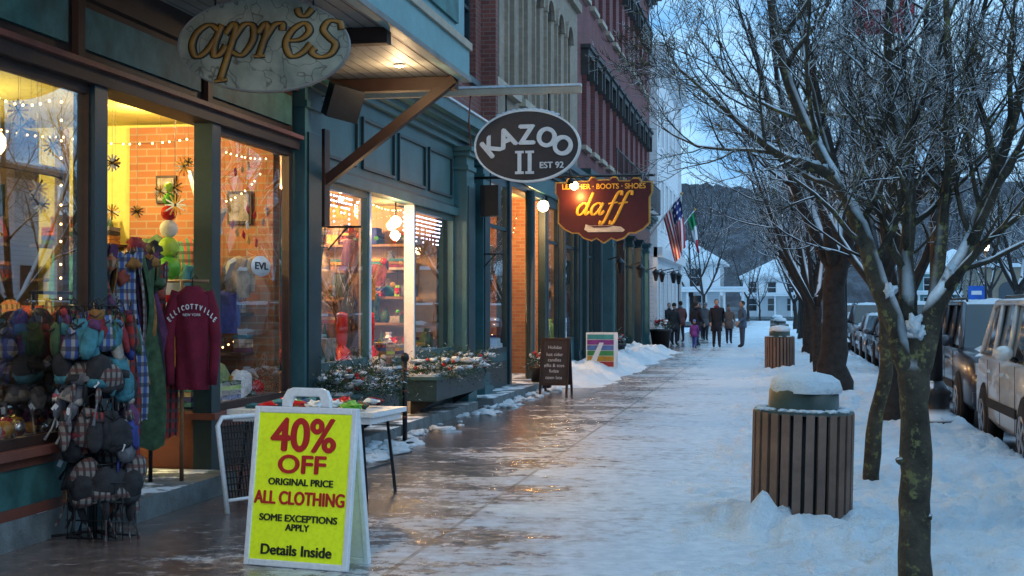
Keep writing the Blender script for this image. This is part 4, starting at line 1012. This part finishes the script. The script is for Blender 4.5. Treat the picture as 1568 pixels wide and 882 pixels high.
def alonglimb(mb,pts,rads,m,kids,L,maxl,lvl=1,up=.1,kk=6,t0=.25,wob=.18):
    pts=[Vector(p) for p in pts]
    P=cat(pts,4); Rr=[]
    for i in range(len(pts)-1):
        for s in range(4): Rr.append(rads[i]+(rads[i+1]-rads[i])*s/4)
    Rr.append(rads[-1])
    P=[p+Vector((U(-1,1),U(-1,1),U(-1,1)))*wob*r for p,r in zip(P,Rr)]
    Rr=[r*U(.93,1.08) for r in Rr]
    mb.tube(P,Rr,12,m)
    for i in range(kids):
        t=t0+(1-t0)*(i+R())/kids; f=t*(len(P)-1); a=min(int(f),len(P)-2); q=P[a].lerp(P[a+1],f-a); dd=(P[a+1]-P[a]).normalized()
        grow(mb,q,rnd_dir(dd,radians(U(25,60))),L*U(.6,1.1),max(.004,Rr[a]*U(.35,.6)),lvl,maxl,m,up,.2,kk)
    return P
def snowpads(mb,P,Rr,p=.5,m=None):
    for i in range(len(P)-1):
        d=(P[i+1]-P[i]); 
        if d.length<1e-6: continue
        if abs(d.normalized().z)<.88 and R()<p:
            c=(P[i]+P[i+1])/2+Vector((0,0,Rr[min(i,len(Rr)-1)]*.75)); l=d.length*U(.4,.8)
            rot=Vector((1,0,0)).rotation_difference(d.normalized()).to_matrix().to_4x4()
            mb.ell((0,0,0),(l,Rr[min(i,len(Rr)-1)]*.8,Rr[min(i,len(Rr)-1)]*.55),M_snow,8,6,Matrix.Translation(c)@rot,lump=.4)
random.seed(21)
mb=MB(); ox,oy=.74,8.1
tr=[(ox+.0,oy,-.2),(ox+.0,oy,.4),(ox+.005,oy,.9),(ox-.0,oy,1.2),(ox,oy,1.46)]
alonglimb(mb,tr,[.095,.086,.082,.080,.035],M_barkA,0,0,1,wob=.10)
for (dx,dz,r) in ((-.075,.75,.022),(.06,.45,.025),(.02,1.05,.02)): mb.ell((ox+dx,oy-.03,dz),(r*1.2,r*1.2,r),M_barkA,9,7,lump=.5)
def off(dx,dy,z): return (ox+dx,oy+dy,z)
LA=[([off(.0,0,1.08),off(-.05,.0,1.32),off(-.15,.05,1.62),off(-.28,.1,2.05),off(-.42,.2,2.34),off(-.62,.3,2.75),off(-.76,.4,3.3),off(-.82,.5,4.0)],[.058,.062,.054,.047,.040,.032,.024,.01],14,1.1),
([off(-.42,.2,2.34),off(-.6,.1,2.40),off(-.80,.0,2.50),off(-1.05,-.1,2.72),off(-1.3,-.1,2.95)],[.034,.028,.022,.015,.006],9,.75),
([off(0,0,1.1),off(-.0,.06,1.4),off(-.03,.15,1.75),off(.0,.3,2.3),off(-.1,.45,2.9),off(-.05,.6,3.8)],[.05,.052,.046,.036,.026,.012],11,1.1),
([off(.0,0,1.08),off(.05,.0,1.34),off(.13,.0,1.62),off(.32,.1,1.95),off(.45,.1,2.35),off(.62,.1,2.95),off(.75,.2,3.9)],[.058,.064,.055,.044,.035,.025,.012],13,1.1),
([off(.10,0,1.55),off(.16,.1,2.0),off(.22,.2,2.6),off(.2,.3,3.6)],[.04,.034,.026,.012],8,1.0)]
for pts,rads,kids,L in LA:
    P=alonglimb(mb,pts,rads,M_barkA,kids,L,4,1,kk=6,t0=.32)
    rr=[rads[0]+(rads[-1]-rads[0])*i/len(P) for i in range(len(P))]
    snowpads(mb,P,rr,.75)
for (dx,dz,s) in ((.0,1.50,.040),(.03,1.46,.034),(-.13,1.68,.03),(.2,1.8,.025)):
    mb.ell(off(dx,-.04,dz),(s,s*.7,s*1.2),M_snow,14,10,lump=1.0)
mb.build('bare_street_tree')
mb=MB(); ox,oy=.86,13.4
alonglimb(mb,[off(-.02,0,-.05),off(.03,0,.6),off(.12,0,1.1),off(.10,0,1.7)],[.08,.066,.060,.06],M_barkA,0,0,1)
for a,(dx,dy,h) in enumerate(((-.9,-.2,5.2),(-.4,.6,5.6),(.5,.2,5.4),(1.0,-.4,4.9),(.2,-.7,5.3))):
    pts=[off(.10,0,1.6+.08*a),off(.10+dx*.25,dy*.25,2.2+.1*a),off(.1+dx*.6,dy*.6,3.3),off(.1+dx,dy,h)]
    P=alonglimb(mb,pts,[.05,.042,.03,.01],M_bark,11,1.5,4,1,kk=6); snowpads(mb,P,[.04]*len(P),.5)
mb.build('bare_street_tree')
def gen_tree(seed,h,tr,maxl=4,kk=6,m=None,lean=.0,forkz=.3,spread=.5,nl=5):
    random.seed(seed); m=m or M_bark; mb=MB()
    fz=h*forkz
    alonglimb(mb,[(0,0,-.1),(lean*.3,.02,fz*.5),(lean,0,fz),(lean,0,fz*1.15)],[tr*1.35,tr,tr*.85,tr*.7],m,0,0,1)
    for i in range(nl):
        a=2*pi*(i+R()*.5)/nl; s=h*spread*U(.35,.62); z0=fz*U(.85,1.1)
        e=Vector((lean+cos(a)*s,sin(a)*s,h*U(.85,1)))
        P=alonglimb(mb,[(lean,0,z0),(lean+cos(a)*s*.35,sin(a)*s*.35,fz+(h-fz)*.22),(lean+cos(a)*s*.75,sin(a)*s*.75,fz+(h-fz)*.6),e],[tr*.55,tr*.42,tr*.26,tr*.07],m,9,h*.26,maxl,1,kk=kk)
        if m is M_bark: snowpads(mb,P,[tr*.35]*len(P),.5)
    return mb
def inst(o,name,loc,s,rz):
    c=bpy.data.objects.new(name,o.data); COL.objects.link(c); c.location=loc; c.scale=(s,s,s); c.rotation_euler=(0,0,rz); return c
t3=gen_tree(5,7.5,.24,4,5,M_bark,.05,.30,.62,6).build('mature_street_tree'); t3.location=(1.02,27,0)
t4=gen_tree(8,7.0,.12,4,5,M_bark,.1,.24,.6,5).build('bare_street_tree'); t4.location=(1.5,19.8,0); t4.scale=(.9,.9,.9)
inst(t4,'bare_street_tree',(.95,33.5,0),.95,2.1); inst(t4,'bare_street_tree',(1.05,40,0),1.0,4); inst(t3,'mature_street_tree',(1.1,48,0),.85,2)
inst(t4,'bare_street_tree',(1.1,57,0),1.0,1); inst(t3,'mature_street_tree',(1.2,68,0),.85,4.2); inst(t4,'bare_street_tree',(1.2,80,0),1.1,5.5); inst(t4,'bare_street_tree',(1.2,95,0),1.1,3.5)
for (x,y,s,rz) in ((12.6,30,1.0,1),(12.9,46,1.1,3),(12.7,62,1.1,5),(12.8,20,1.0,2.5),(12.7,80,1.1,.7)): inst(t3,'mature_street_tree',(x,y,-.1),s,rz)
random.seed(33)
far=gen_tree(15,8,.14,3,4,M_barkF,0,.28,.6,5)
dt=bpy.data.objects.new('distant_trees',None); COL.objects.link(dt)
f0=far.build('tree_0',dt); f0.location=(-3,150,0)
k=1
for i in range(160):
    if i<50: x=U(-14,40); y=U(105,180); 
    else: x=U(-50,110); y=U(180,320)
    if -5<x<9 and y<150: continue
    z=max(0,(y-175)*.16)
    o=bpy.data.objects.new('tree_%d'%k,f0.data); COL.objects.link(o); o.parent=dt; s=U(.8,1.3); o.location=(x,y,z-.2); o.scale=(s,s,s); o.rotation_euler=(0,0,U(0,6)); k+=1
def hillm():
    m,nt,out=_nt('wooded_hill'); tc=nt.nodes.new('ShaderNodeTexCoord').outputs['Object']; b=nt.nodes.new('ShaderNodeBsdfPrincipled')
    mp=nt.nodes.new('ShaderNodeMapping'); mp.inputs['Scale'].default_value=(1,.4,.25); nt.links.new(tc,mp.inputs[0])
    c=_mix(nt,_range(nt,_noise(nt,mp.outputs[0],.35,9,.75),.45,.66),(.035,.032,.038),(.10,.115,.14)); nt.links.new(c,b.inputs['Base Color']); b.inputs['Roughness'].default_value=1
    nt.links.new(b.outputs[0],out.inputs[0]); return m
def hill(u,v):
    x=-350+800*u; y=175+400*v
    h=38*sstep(0,.75,v)*(1+.40*fbm(x*.010,2,1,4)) *(1.0-.25*sstep(60,260,x)) +3*fbm(x*.05,y*.05,4,4)*sstep(0,.2,v)
    h+=4.0*noise.noise(Vector((x*.35,y*.35,0)))*sstep(.3,.7,v)
    return (x,y,h-.5)
mb=MB(); mb.grid(hill,260,90,hillm()); mb.build('wooded_hill')

# ================================================================ cars
M_tire=mat('tire',(.012,.012,.013),.8); M_rim=mat('rim',(.35,.36,.38),.3,metal=.8,var=.1,bump=0)
M_cg=mat('car_glass',(.012,.016,.02),.05,var=.1,bump=0,spec=1); M_hl=mat('headlight',(.6,.62,.65),.1,var=.1,bump=0); M_tail=mat('tail_light',(.3,.01,.01),.2)
def car(name,x,y,col,suv=True,snow=1,L=4.8,far=False):
    M_b=mat('car_paint_'+name,col,.28,metal=.15,var=.08,vs=1.5,bump=.02,coat=.5)
    mb=MB(); T=Matrix.Translation((x,y-L/2,-.13)); H=1.78 if suv else 1.45; belt=1.13 if suv else .95; hood=1.08 if suv else .86
    def ring(y,hw,zb,zt):
        return [(-hw*.88,y,zb),(-hw,y,zb+.12),(-hw*1.0,y,(zb+zt)*.52),(-hw*.97,y,zt-.08),(-hw*.88,y,zt),(-hw*.4,y,zt+.025),(hw*.4,y,zt+.025),(hw*.88,y,zt),(hw*.97,y,zt-.08),(hw,y,(zb+zt)*.52),(hw,y,zb+.12),(hw*.88,y,zb)]
    tail=belt if suv else .98
    st=[(0,.78,.42,.72),(.04,.86,.34,hood-.18),(.15,.90,.28,hood-.08),(.45,.93,.26,hood-.02),(1.15,.95,.26,hood+.03),(1.3,.95,.26,belt),(L*.5,.955,.26,belt),(L-.35,.95,.27,tail),(L-.08,.9,.32,tail-.04),(L,.82,.42,tail-.25)]
    vs=[];fs=[]
    for s in st: vs+=ring(*s)
    n=12
    for i in range(len(st)-1):
        for k in range(n):
            k2=(k+1)%n; fs.append((i*n+k,(i+1)*n+k,(i+1)*n+k2,i*n+k2))
    fs.append(tuple(range(n))); fs.append(tuple(reversed(range((len(st)-1)*n,len(st)*n))))
    mb.add(vs,fs,M_b,True,T)
    if suv: g=[(1.2,.86,belt-.02),(1.85,.74,H-.03),(2.3,.74,H),(L-.7,.72,H),(L-.35,.70,H-.06),(L-.12,.84,belt-.02)]
    else: g=[(1.15,.84,belt-.02),(2.0,.66,H-.03),(2.4,.66,H),(L-1.5,.64,H-.02),(L-1.2,.62,H-.06),(L-.55,.80,belt-.02)]
    a,b1,b2,c1,c2,e=g
    def add4(y0,hw0,z0,y1,hw1,z1,m): mb.add([(-hw0,y0,z0),(hw0,y0,z0),(hw1,y1,z1),(-hw1,y1,z1)],[(0,1,2,3)],m,False,T)
    add4(a[0],a[1],a[2],b1[0],b1[1],b1[2],M_cg); add4(c2[0],c2[1],c2[2],e[0],e[1],e[2],M_cg)
    for s in (-1,1):
        mb.add([(s*a[1],a[0],a[2]),(s*e[1],e[0],e[2]),(s*c2[1],c2[0],c2[2]),(s*b1[1],b1[0],b1[2])],[(0,1,2,3)],M_cg,False,T)
        for q in ((a,b1),(e,c2)): mb.tube([(s*q[0][1],q[0][0],q[0][2]),(s*q[1][1],q[1][0],q[1][2])],.04,6,M_b,T)
        mb.tube([(s*b1[1],b1[0],b1[2]),(s*b2[1],b2[0],b2[2]-.01),(s*c1[1],c1[0],c1[2]-.01),(s*c2[1],c2[0],c2[2])],.042,6,M_b,T)
        for yy in ((2.45,3.5) if suv else (2.6,)): 
            mb.tube([(s*.865,yy-.02,belt-.02),(s*.745,yy+.05,H-.05)],.035,6,M_b,T)
        mb.tube([(s*.87,1.25,belt),(s*.87,L-.3,belt)],.018,5,M_black,T)
        for yy in (1.45,2.5,3.45): mb.box(s*.953,s*.958,yy,yy+.012,.36,belt-.05,M_black,T)
        for yy in (2.25,3.25): mb.box(s*.95,s*.985,yy,yy+.16,belt-.2,belt-.165,M_b,T)
        mb.box(s*.95,s*.975,1.35,L-1.35,.52,.62,M_tire if suv else M_b,T)
        mb.ell((s*1.04,1.62,belt+.08),(.11,.07,.085),M_b,10,8,T); mb.tube([(s*.9,1.62,belt),(s*1.0,1.62,belt+.05)],.03,6,M_black,T)
        mb.box(s*.5,s*.82,-.03,.12,hood-.30,hood-.14,M_hl,T); mb.box(s*.6,s*.86,L-.1,L+.012,tail-.45,tail-.12,M_tail,T)
        for yy in (.92,L-.98):
            W=T@Matrix.Translation((s*.86,yy,.36))@Matrix.Rotation(radians(90)*s,4,'Y')
            mb.lathe((0,0,0),[(.43,.0),(.44,.075),(.42,.097),(.38,.098)],26,M_tire,W)
            mb.lathe((0,0,0),[(.36,-.1),(.365,.09),(.34,.115),(.24,.118)],26,M_tire,W); mb.lathe((0,0,0),[(.235,.11),(.22,.124),(.08,.105),(.05,.125)],22,M_rim,W)
            for q in range(5): mb.box(-.03,.03,.05,.225,.10,.128,M_rim,W@Matrix.Rotation(q*2*pi/5,4,'Z'))
    vv=[(-b1[1],b1[0],b1[2]),(b1[1],b1[0],b1[2]),(b2[1],b2[0],b2[2]),(-b2[1],b2[0],b2[2]),(c1[1],c1[0],c1[2]),(-c1[1],c1[0],c1[2]),(c2[1],c2[0],c2[2]),(-c2[1],c2[0],c2[2])]
    mb.add(vv,[(0,1,2,3),(3,2,4,5),(5,4,6,7)],M_b,False,T)
    mb.box(-.45,.45,-.03,.06,hood-.32,hood-.12,M_black,T); mb.box(-.86,.86,-.06,.08,.38,.54,M_b,T); mb.box(-.2,.2,-.07,-.055,.42,.53,M_white,T)
    if suv:
        for s in (-1,1): mb.tube([(s*.66,2.1,H+.02),(s*.66,2.2,H+.06),(s*.66,L-.9,H+.06),(s*.66,L-.8,H+.02)],.018,6,M_black,T)
    if snow:
        y0,y1=b1[0]+.05,c2[0]-.05
        def sn(u,v): 
            e=min(1,8*min(u,1-u,v,1-v)); xx=-.68+1.36*u; yy=y0+(y1-y0)*v
            return tuple(T@Vector((xx,yy,H-.03+e*(.07*snow+.035*fbm(xx*3,yy*3+y,1,4)))))
        mb.grid(sn,18,26,M_snow)
        def sh(u,v):
            e=min(1,6*min(u,1-u,v,1-v)); xx=-.8+1.6*u; yy=.25+.9*v
            return tuple(T@Vector((xx,yy,hood-.06+v*.05+e*(.06+.05*snow+.04*fbm(xx*3,yy*3+y,1,4)))))
        mb.grid(sh,16,14,M_snow)
    return mb.build(name,bevel=0)
car('parked_suv',3.45,16.9,(.66,.65,.62),True,.5); car('parked_suv',3.5,22.8,(.05,.055,.07),True,.9); car('parked_car',3.5,28.6,(.6,.62,.66),False,1.6,4.6)
car('parked_suv',3.45,34.5,(.05,.055,.07),True,1); car('parked_car',3.45,40.2,(.06,.07,.09),False,.8,4.6); car('parked_car',3.45,46,(.3,.32,.35),False,1,4.6); car('parked_suv',3.45,52,(.05,.05,.06),True,1)
car('parked_car',3.45,58,(.4,.42,.45),False,1,4.6); car('parked_suv',3.45,66,(.2,.05,.05),True,1); car('parked_suv',3.45,10.9,(.5,.52,.55),True,1)
car('parked_car',9.9,30,(.45,.47,.5),False,1,4.6); car('parked_suv',9.9,40,(.25,.27,.3),True,1); car('parked_suv',9.9,24,(.04,.08,.2),True,1)

# ================================================================ street lamps, banner
def street_lamp(name,x,y,lit=False,banner=False):
    mb=MB()
    mb.lathe((x,y,0),[(.24,0),(.24,.12),(.17,.16),(.17,.42),(.20,.46),(.13,.55),(.09,.62)],12,M_blackS); mb.tube([(x,y,.6),(x,y,4.6)],[.085,.06],12,M_black)
    mb.lathe((x,y,4.6),[(.07,0),(.12,.06),(.07,.12)],12,M_black); mb.lathe((x,y,4.72),[(.12,0),(.2,.22),(.16,.42)],12,M_bulb if lit else M_whiteplastic); mb.lathe((x,y,5.13),[(.2,0),(.12,.1),(.02,.2)],12,M_blackS)
    if banner:
        mb.tube([(x,y,5.4),(x-1.15,y,5.4)],.02,6,M_black); mb.tube([(x,y,4.3),(x,y,6.4)],.05,8,M_black); mb.tube([(x,y,6.3),(x-1.15,y,6.3)],.02,6,M_black)
        def bn(u,v): return (x-.25-.8*u,y+.03*sin(u*5+v*3),6.28-1.1*v)
        mb.grid(bn,8,8,mat('red_banner',(.4,.02,.03),.8))
        mb.quad((x-.45,y-.05,5.5),(x-.85,y-.05,5.5),(x-.85,y-.05,5.9),(x-.45,y-.05,5.9),M_white)
    o=mb.build(name); return o
street_lamp('street_lamp',2.04,19.3,False,True); l=street_lamp('street_lamp',11.6,84,True); lamp('street_lamp_glow',(11.4,83.7,4.9),60,(1,.55,.2),.1,l); street_lamp('street_lamp',2.0,44); street_lamp('street_lamp',2.0,70)
mb=MB(); mb.tube([(9.9,75,-.1),(9.9,75,2.6)],.04,8,M_rim); mb.box(9.5,10.3,74.92,74.95,1.9,2.6,mat('blue_sign',(.02,.12,.5),.4)); mb.box(9.65,10.15,74.9,74.918,2.15,2.35,M_white); mb.build('blue_traffic_sign')

# ================================================================ flags
def flag(name,base,tip,kind,hoist=1.0,drop=1.75):
    mb=MB(); a=Vector(base);b=Vector(tip); mb.tube([a,b],.025,8,M_white); mb.ell(b,.05,M_gold,8,6)
    Mr=mat('flag_red_'+name,(.5,.02,.04),.8,bump=0);Mw=mat('flag_white_'+name,(.75,.76,.78),.8,bump=0,var=.05);Mb=mat('flag_blue_'+name,(.02,.04,.2),.8,bump=0);Mg=mat('flag_green_'+name,(.02,.3,.12),.8,bump=0)
    d=(a-b).normalized(); A=b+d*.06; Bp=A+d*hoist
    nx,ny=13,20
    vs=[]
    for j in range(ny+1):
        for i in range(nx+1):
            u=i/nx;v=j/ny; p=A.lerp(Bp,u)+Vector((.05*sin(u*9+v*3)*v+(.16+.30*u)*v,.16*sin(u*13+v*3)*(.3+v),-v*drop+.25*u*v)); vs.append(p)
    for j in range(ny):
        for i in range(nx):
            if kind=='us': m=(Mw if (i+j)%2 and j%3==1 else Mb) if (j<8 and i<7) else (Mr if i%2==0 else Mw)
            else: m=(Mg,Mw,Mr)[min(2,j*3//ny)]
            k=j*(nx+1)+i; mb.add([vs[k],vs[k+1],vs[k+nx+2],vs[k+nx+1]],[(0,1,2,3)],m,True)
    mb.build(name)
flag('american_flag',(-4.7,51.5,3.9),(-3.35,51,5.6),'us',1.05,1.9); flag('tricolor_flag',(-4.7,60,3.9),(-3.35,59.6,5.6),'it',.45,1.7)

def house(name,x0,x1,y0,y1,h,rh,porch=True,m=M_clap):
    mb=MB(); mb.box(x0,x1,y0,y1,-.15,h,m)
    o=.5; mb.add([(x0-o,y0-o,h),(x1+o,y0-o,h),(x1+o,y1+o,h),(x0-o,y1+o,h),((x0+x1)/2,y0+(x1-x0)*.45,h+rh),((x0+x1)/2,y1-(x1-x0)*.45,h+rh)],[(0,1,4),(1,2,5,4),(2,3,5),(3,0,4,5),(3,2,1,0)],M_snow)
    mb.box(x0-o+.02,x1+o-.02,y0-o+.02,y1+o-.02,h-.2,h-.005,M_white)
    nx=int((x1-x0)/2)
    for k in range(nx):
        xx=x0+.7+k*(x1-x0-.8)/nx
        for zz in (1.0,h-2.0):
            mb.box(xx-.08,xx+1.0,y0-.04,y0-.001,zz-.08,zz+1.5,M_white); mb.box(xx,xx+.92,y0-.06,y0-.041,zz,zz+1.42,M_darkwin); mb.box(xx,xx+.92,y0-.07,y0-.061,zz+.68,zz+.74,M_white)
    for k in range(int((y1-y0)/2.2)):
        yy=y0+.8+k*2.2
        for zz in (1.0,h-2.0):
            for xs,xp in ((x1+.001,x1+.04),): mb.box(xs,xp,yy-.08,yy+1.0,zz-.08,zz+1.5,M_white); mb.box(xp,xp+.02,yy,yy+.92,zz,zz+1.42,M_darkwin)
    if porch:
        mb.box(x0,x1+2.0,y0-2.2,y0-.08,0,.3,M_stone); mb.box(x0-.2,x1+2.2,y0-2.5,y0-.08,2.7,2.95,M_white); mb.box(x0-.25,x1+2.25,y0-2.55,y0-.08,2.952,3.12,M_snow)
        for k in range(6): xx=x0+k*(x1+1.9-x0)/5; mb.lathe((xx,y0-2.2,.3),[(.14,0),(.11,.1),(.1,2.3),(.15,2.4)],10,M_white)
    mb.build(name)
house('white_house',-10.0,-4.6,117,126,5.2,1.9); house('white_house',-4,3.5,170,178,5,2.2); house('grey_house',14,22,150,160,5,2.5,True,M_tealL)
mb=MB(); mb.box(15.5,38,116,126,-.15,4.6,M_tan); mb.box(15.2,38.3,115.7,126,4.601,4.9,M_snow)
for k in range(9):
    xx=17+k*2.4; mb.box(xx,xx+1.3,115.95,115.999,.6,2.8,M_darkwin); mb.prism([(xx+.65+.65*cos(pi*q/10),2.801+.65*sin(pi*q/10)) for q in range(11)],115.95,115.999,M_darkwin); mb.box(xx-.1,xx+1.4,115.9,115.999,.45,.58,M_beige)
mb.build('arcaded_building')
mb=MB()
for (a,b,h,m) in ((-10,6,8,M_brick),(6.2,18,7,M_tan),(18.2,24,5,M_brick2),(40,48,6,M_clap)):
    mb.box(16,26,a,b,-.15,h,m); mb.box(15.6,26,a,b,h,h+.4,M_dk); mb.box(15.7,26,a,b,h+.402,h+.52,M_snow)
    yy=a+1
    while yy<b-1.5:
        if h>6: mb.box(15.94,15.999,yy,yy+1.1,4.2,6.2,M_darkwin)
        mb.box(15.94,15.999,yy,yy+1.5,.6,3.0,M_darkwin); yy+=2.2
mb.build('commercial_row_building')
mb=MB(); random.seed(3)
for x,y,h in ((-7.4,96,5.0),):
    mb.tube([(x,y,0),(x,y,h)],[.15,.02],6,M_bark)
    for i in range(1800):
        t=R()**.7; a=U(0,2*pi); r=(1-t)*1.4*math.sqrt(R()); p=Vector((x+r*cos(a),y+r*sin(a),.4+t*(h-.4)))
        d=Vector((cos(a),sin(a),-.3))*U(.15,.35); q=Vector((-sin(a),cos(a),0))*.06
        mb.add([p-q,p+q,p+d],[(0,1,2)],M_pine)
    for i in range(25): 
        t=R(); a=U(0,2*pi); r=(1-t)*1.4; mb.ell((x+r*cos(a),y+r*sin(a),.4+t*(h-.4)),.05,M_fairy,6,4)
mb.build('pine_tree')

# ================================================================ people
M_skin=mat('skin',(.42,.25,.18),.6,var=.1,bump=0)
def person(name,x,y,rz,coat,pants,hair,h=1.75,step=.0,hatc=None,coatlen=.62,arm=.05,bulk=1.12):
    Mc=mat('coat_'+name,coat,.85,var=.2,vs=8); Mp=mat('trousers_'+name,pants,.85,var=.2,vs=8); Mh=mat('hair_'+name,hair,.8,var=.2,vs=20); Ms=M_black
    V=[];Rd=[];E=[];lab=[]
    def v(p,r): V.append(Vector(p)); Rd.append(r); return len(V)-1
    def e(a,b,l): E.append((a,b)); lab.append(l)
    pel=v((0,0,.97),(.165*bulk,.125*bulk)); wai=v((0,0,1.12),(.165*bulk,.125*bulk)); ch=v((0,0,1.32),(.185*bulk,.135*bulk)); nb=v((0,0,1.46),(.09,.085)); nk=v((0,-.01,1.55),(.055,.055))
    e(pel,wai,'c');e(wai,ch,'c');e(ch,nb,'c');e(nb,nk,'s')
    for s in (-1,1):
        st=step*s
        hp=v((s*.085,0,.88),(.11,.11)); kn=v((s*.085,-.5*st-.02*abs(st),.49),(.078,.078)); an=v((s*.085,-st+(.05 if s*step<0 else 0),.11),(.055,.055)); to=v((s*.095,-st-.15,.045),(.05,.042))
        e(pel,hp,'p');e(hp,kn,'p');e(kn,an,'p');e(an,to,'b')
        ax=arm+(.12 if (s>0 and step==0) else 0)
        sh=v((s*.19,0,1.39),(.085,.085)); el=v((s*.245,.04+.25*st,1.13),(.068,.068)); wr=v((s*.235,-.04+.6*st-ax,.90+(.1 if ax>.1 else 0)),(.044,.044)); pa=v((s*.23,-.06+.6*st-ax*1.2,.83+(.1 if ax>.1 else 0)),(.036,.024))
        e(ch,sh,'c');e(sh,el,'c');e(el,wr,'c');e(wr,pa,'h')
        pz=V[pa].z; py=V[pa].y; px=V[pa].x
        for q in range(4):
            f1=v((px,py-.03+q*.022,pz-.045+.004*q),(.009,.009)); f2=v((px-s*.006,py-.035+q*.022,pz-.08+.006*abs(q-1.5)),(.0075,.0075)); e(pa,f1,'h');e(f1,f2,'h')
        t1=v((px-s*.008,py-.05,pz-.01),(.011,.011)); t2=v((px-s*.015,py-.065,pz-.035),(.009,.009)); e(pa,t1,'h');e(t1,t2,'h')
    me=bpy.data.meshes.new('tmp'); me.from_pydata(V,E,[]); ob=bpy.data.objects.new('tmp',me); COL.objects.link(ob)
    sk=ob.modifiers.new('skin','SKIN'); sd=ob.modifiers.new('sub','SUBSURF'); sd.levels=1; sd.render_levels=1
    for i,r in enumerate(Rd): me.skin_vertices[0].data[i].radius=r; me.skin_vertices[0].data[i].use_root=(i==0)
    dg=bpy.context.evaluated_depsgraph_get(); ev=ob.evaluated_get(dg); m2=ev.to_mesh()
    vs=[p.co.copy() for p in m2.vertices]; faces=[tuple(f.vertices) for f in m2.polygons]
    ev.to_mesh_clear(); bpy.data.objects.remove(ob)
    sc=h/1.75; T=Matrix.Translation((x,y,0))@Matrix.Rotation(rz,4,'Z')@Matrix.Scale(sc,4)
    mb=MB(); groups={}
    for f in faces:
        c=sum((vs[i] for i in f),Vector())/len(f); best=None;bd=9
        for (a,b),l in zip(E,lab):
            A,Bv=V[a],V[b]; t=max(0,min(1,(c-A).dot(Bv-A)/max(1e-9,(Bv-A).length_squared))); dd=(c-A.lerp(Bv,t)).length
            if dd<bd: bd=dd;best=l
        if best=='p' and c.z>coatlen+.12: best='c'
        groups.setdefault(best,[]).append(f)
    mm={'c':Mc,'p':Mp,'s':M_skin,'h':M_skin,'b':Ms}
    for l,fl in groups.items():
        idx={};vv=[];ff=[]
        for f in fl:
            for i in f:
                if i not in idx: idx[i]=len(vv); vv.append(vs[i])
            ff.append(tuple(idx[i] for i in f))
        mb.add(vv,ff,mm[l],True,T)
    mb.lathe((0,0,coatlen+.1),[(.215,0),(.205,.15),(.19,.35)],14,Mc,T,sy=.76,lump=.12)
    mb.ell((0,-.015,1.645),(.078,.095,.118),M_skin,14,10,T); mb.ell((0,-.112,1.635),(.014,.02,.022),M_skin,6,5,T)
    for s in (-1,1): mb.ell((s*.08,.0,1.64),(.012,.02,.03),M_skin,6,5,T); mb.ell((s*.03,-.1,1.66),(.012,.008,.007),M_black,6,4,T)
    mb.ell((0,-.103,1.585),(.025,.008,.006),M_red,6,4,T)
    if hatc: 
        Mt=mat('hat_'+name,hatc,.9); mb.lathe((0,0,1.67),[(.093,0),(.097,.04),(.085,.1),(.045,.135),(.01,.145)],14,Mt,T,sy=1.1)
    else: mb.ell((0,.012,1.675),(.085,.098,.105),Mh,12,9,T)
    mb.ell((0,.0,1.49),(.10,.095,.055),random.choice([CL[2],CL[10],CL[0],Mc,Mc]),12,7,T)
    mb.build(name)
P=[(-4.54,61,.3,(.02,.02,.025),(.02,.02,.03),None,.0,.45),(-4.04,57,2.8,(.03,.03,.035),(.03,.03,.05),(.02,.02,.02),.0,.5),(-4.12,62,3.6,(.12,.04,.04),(.02,.02,.03),None,.05,.62),(-3.12,56.3,2.4,(.02,.02,.03),(.025,.03,.05),None,.15,.5),
   (-3.2,65,3.0,(.10,.10,.11),(.02,.02,.03),(.2,.2,.22),.1,.6),(-2.26,54.5,.1,(.014,.014,.02),(.02,.02,.03),None,.26,.5),(-1.98,60,.2,(.16,.10,.08),(.03,.03,.05),(.1,.1,.1),.0,.6),(-1.3,54.6,-1.2,(.07,.11,.17),(.05,.07,.11),None,.0,.66),(-3.6,68,.1,(.02,.02,.02),(.02,.02,.03),(.2,.2,.22),.1,.5)]
for i,(x,y,rz,c,p,hc,stp,cl_) in enumerate(P):
    person('pedestrian' ,x,y,rz,c,p,(.03,.02,.015),[1.7,1.66,1.78,1.74,1.7,1.83,1.62,1.76,1.7][i],step=stp,hatc=hc,coatlen=cl_)
person('child_pedestrian',-3.05,53.6,3.1,(.16,.04,.22),(.05,.1,.35),(.1,.05,.02),1.05,.15,(.1,.2,.5))
print('faces',sum(len(o.data.polygons) for o in bpy.data.objects if o.type=='MESH'))
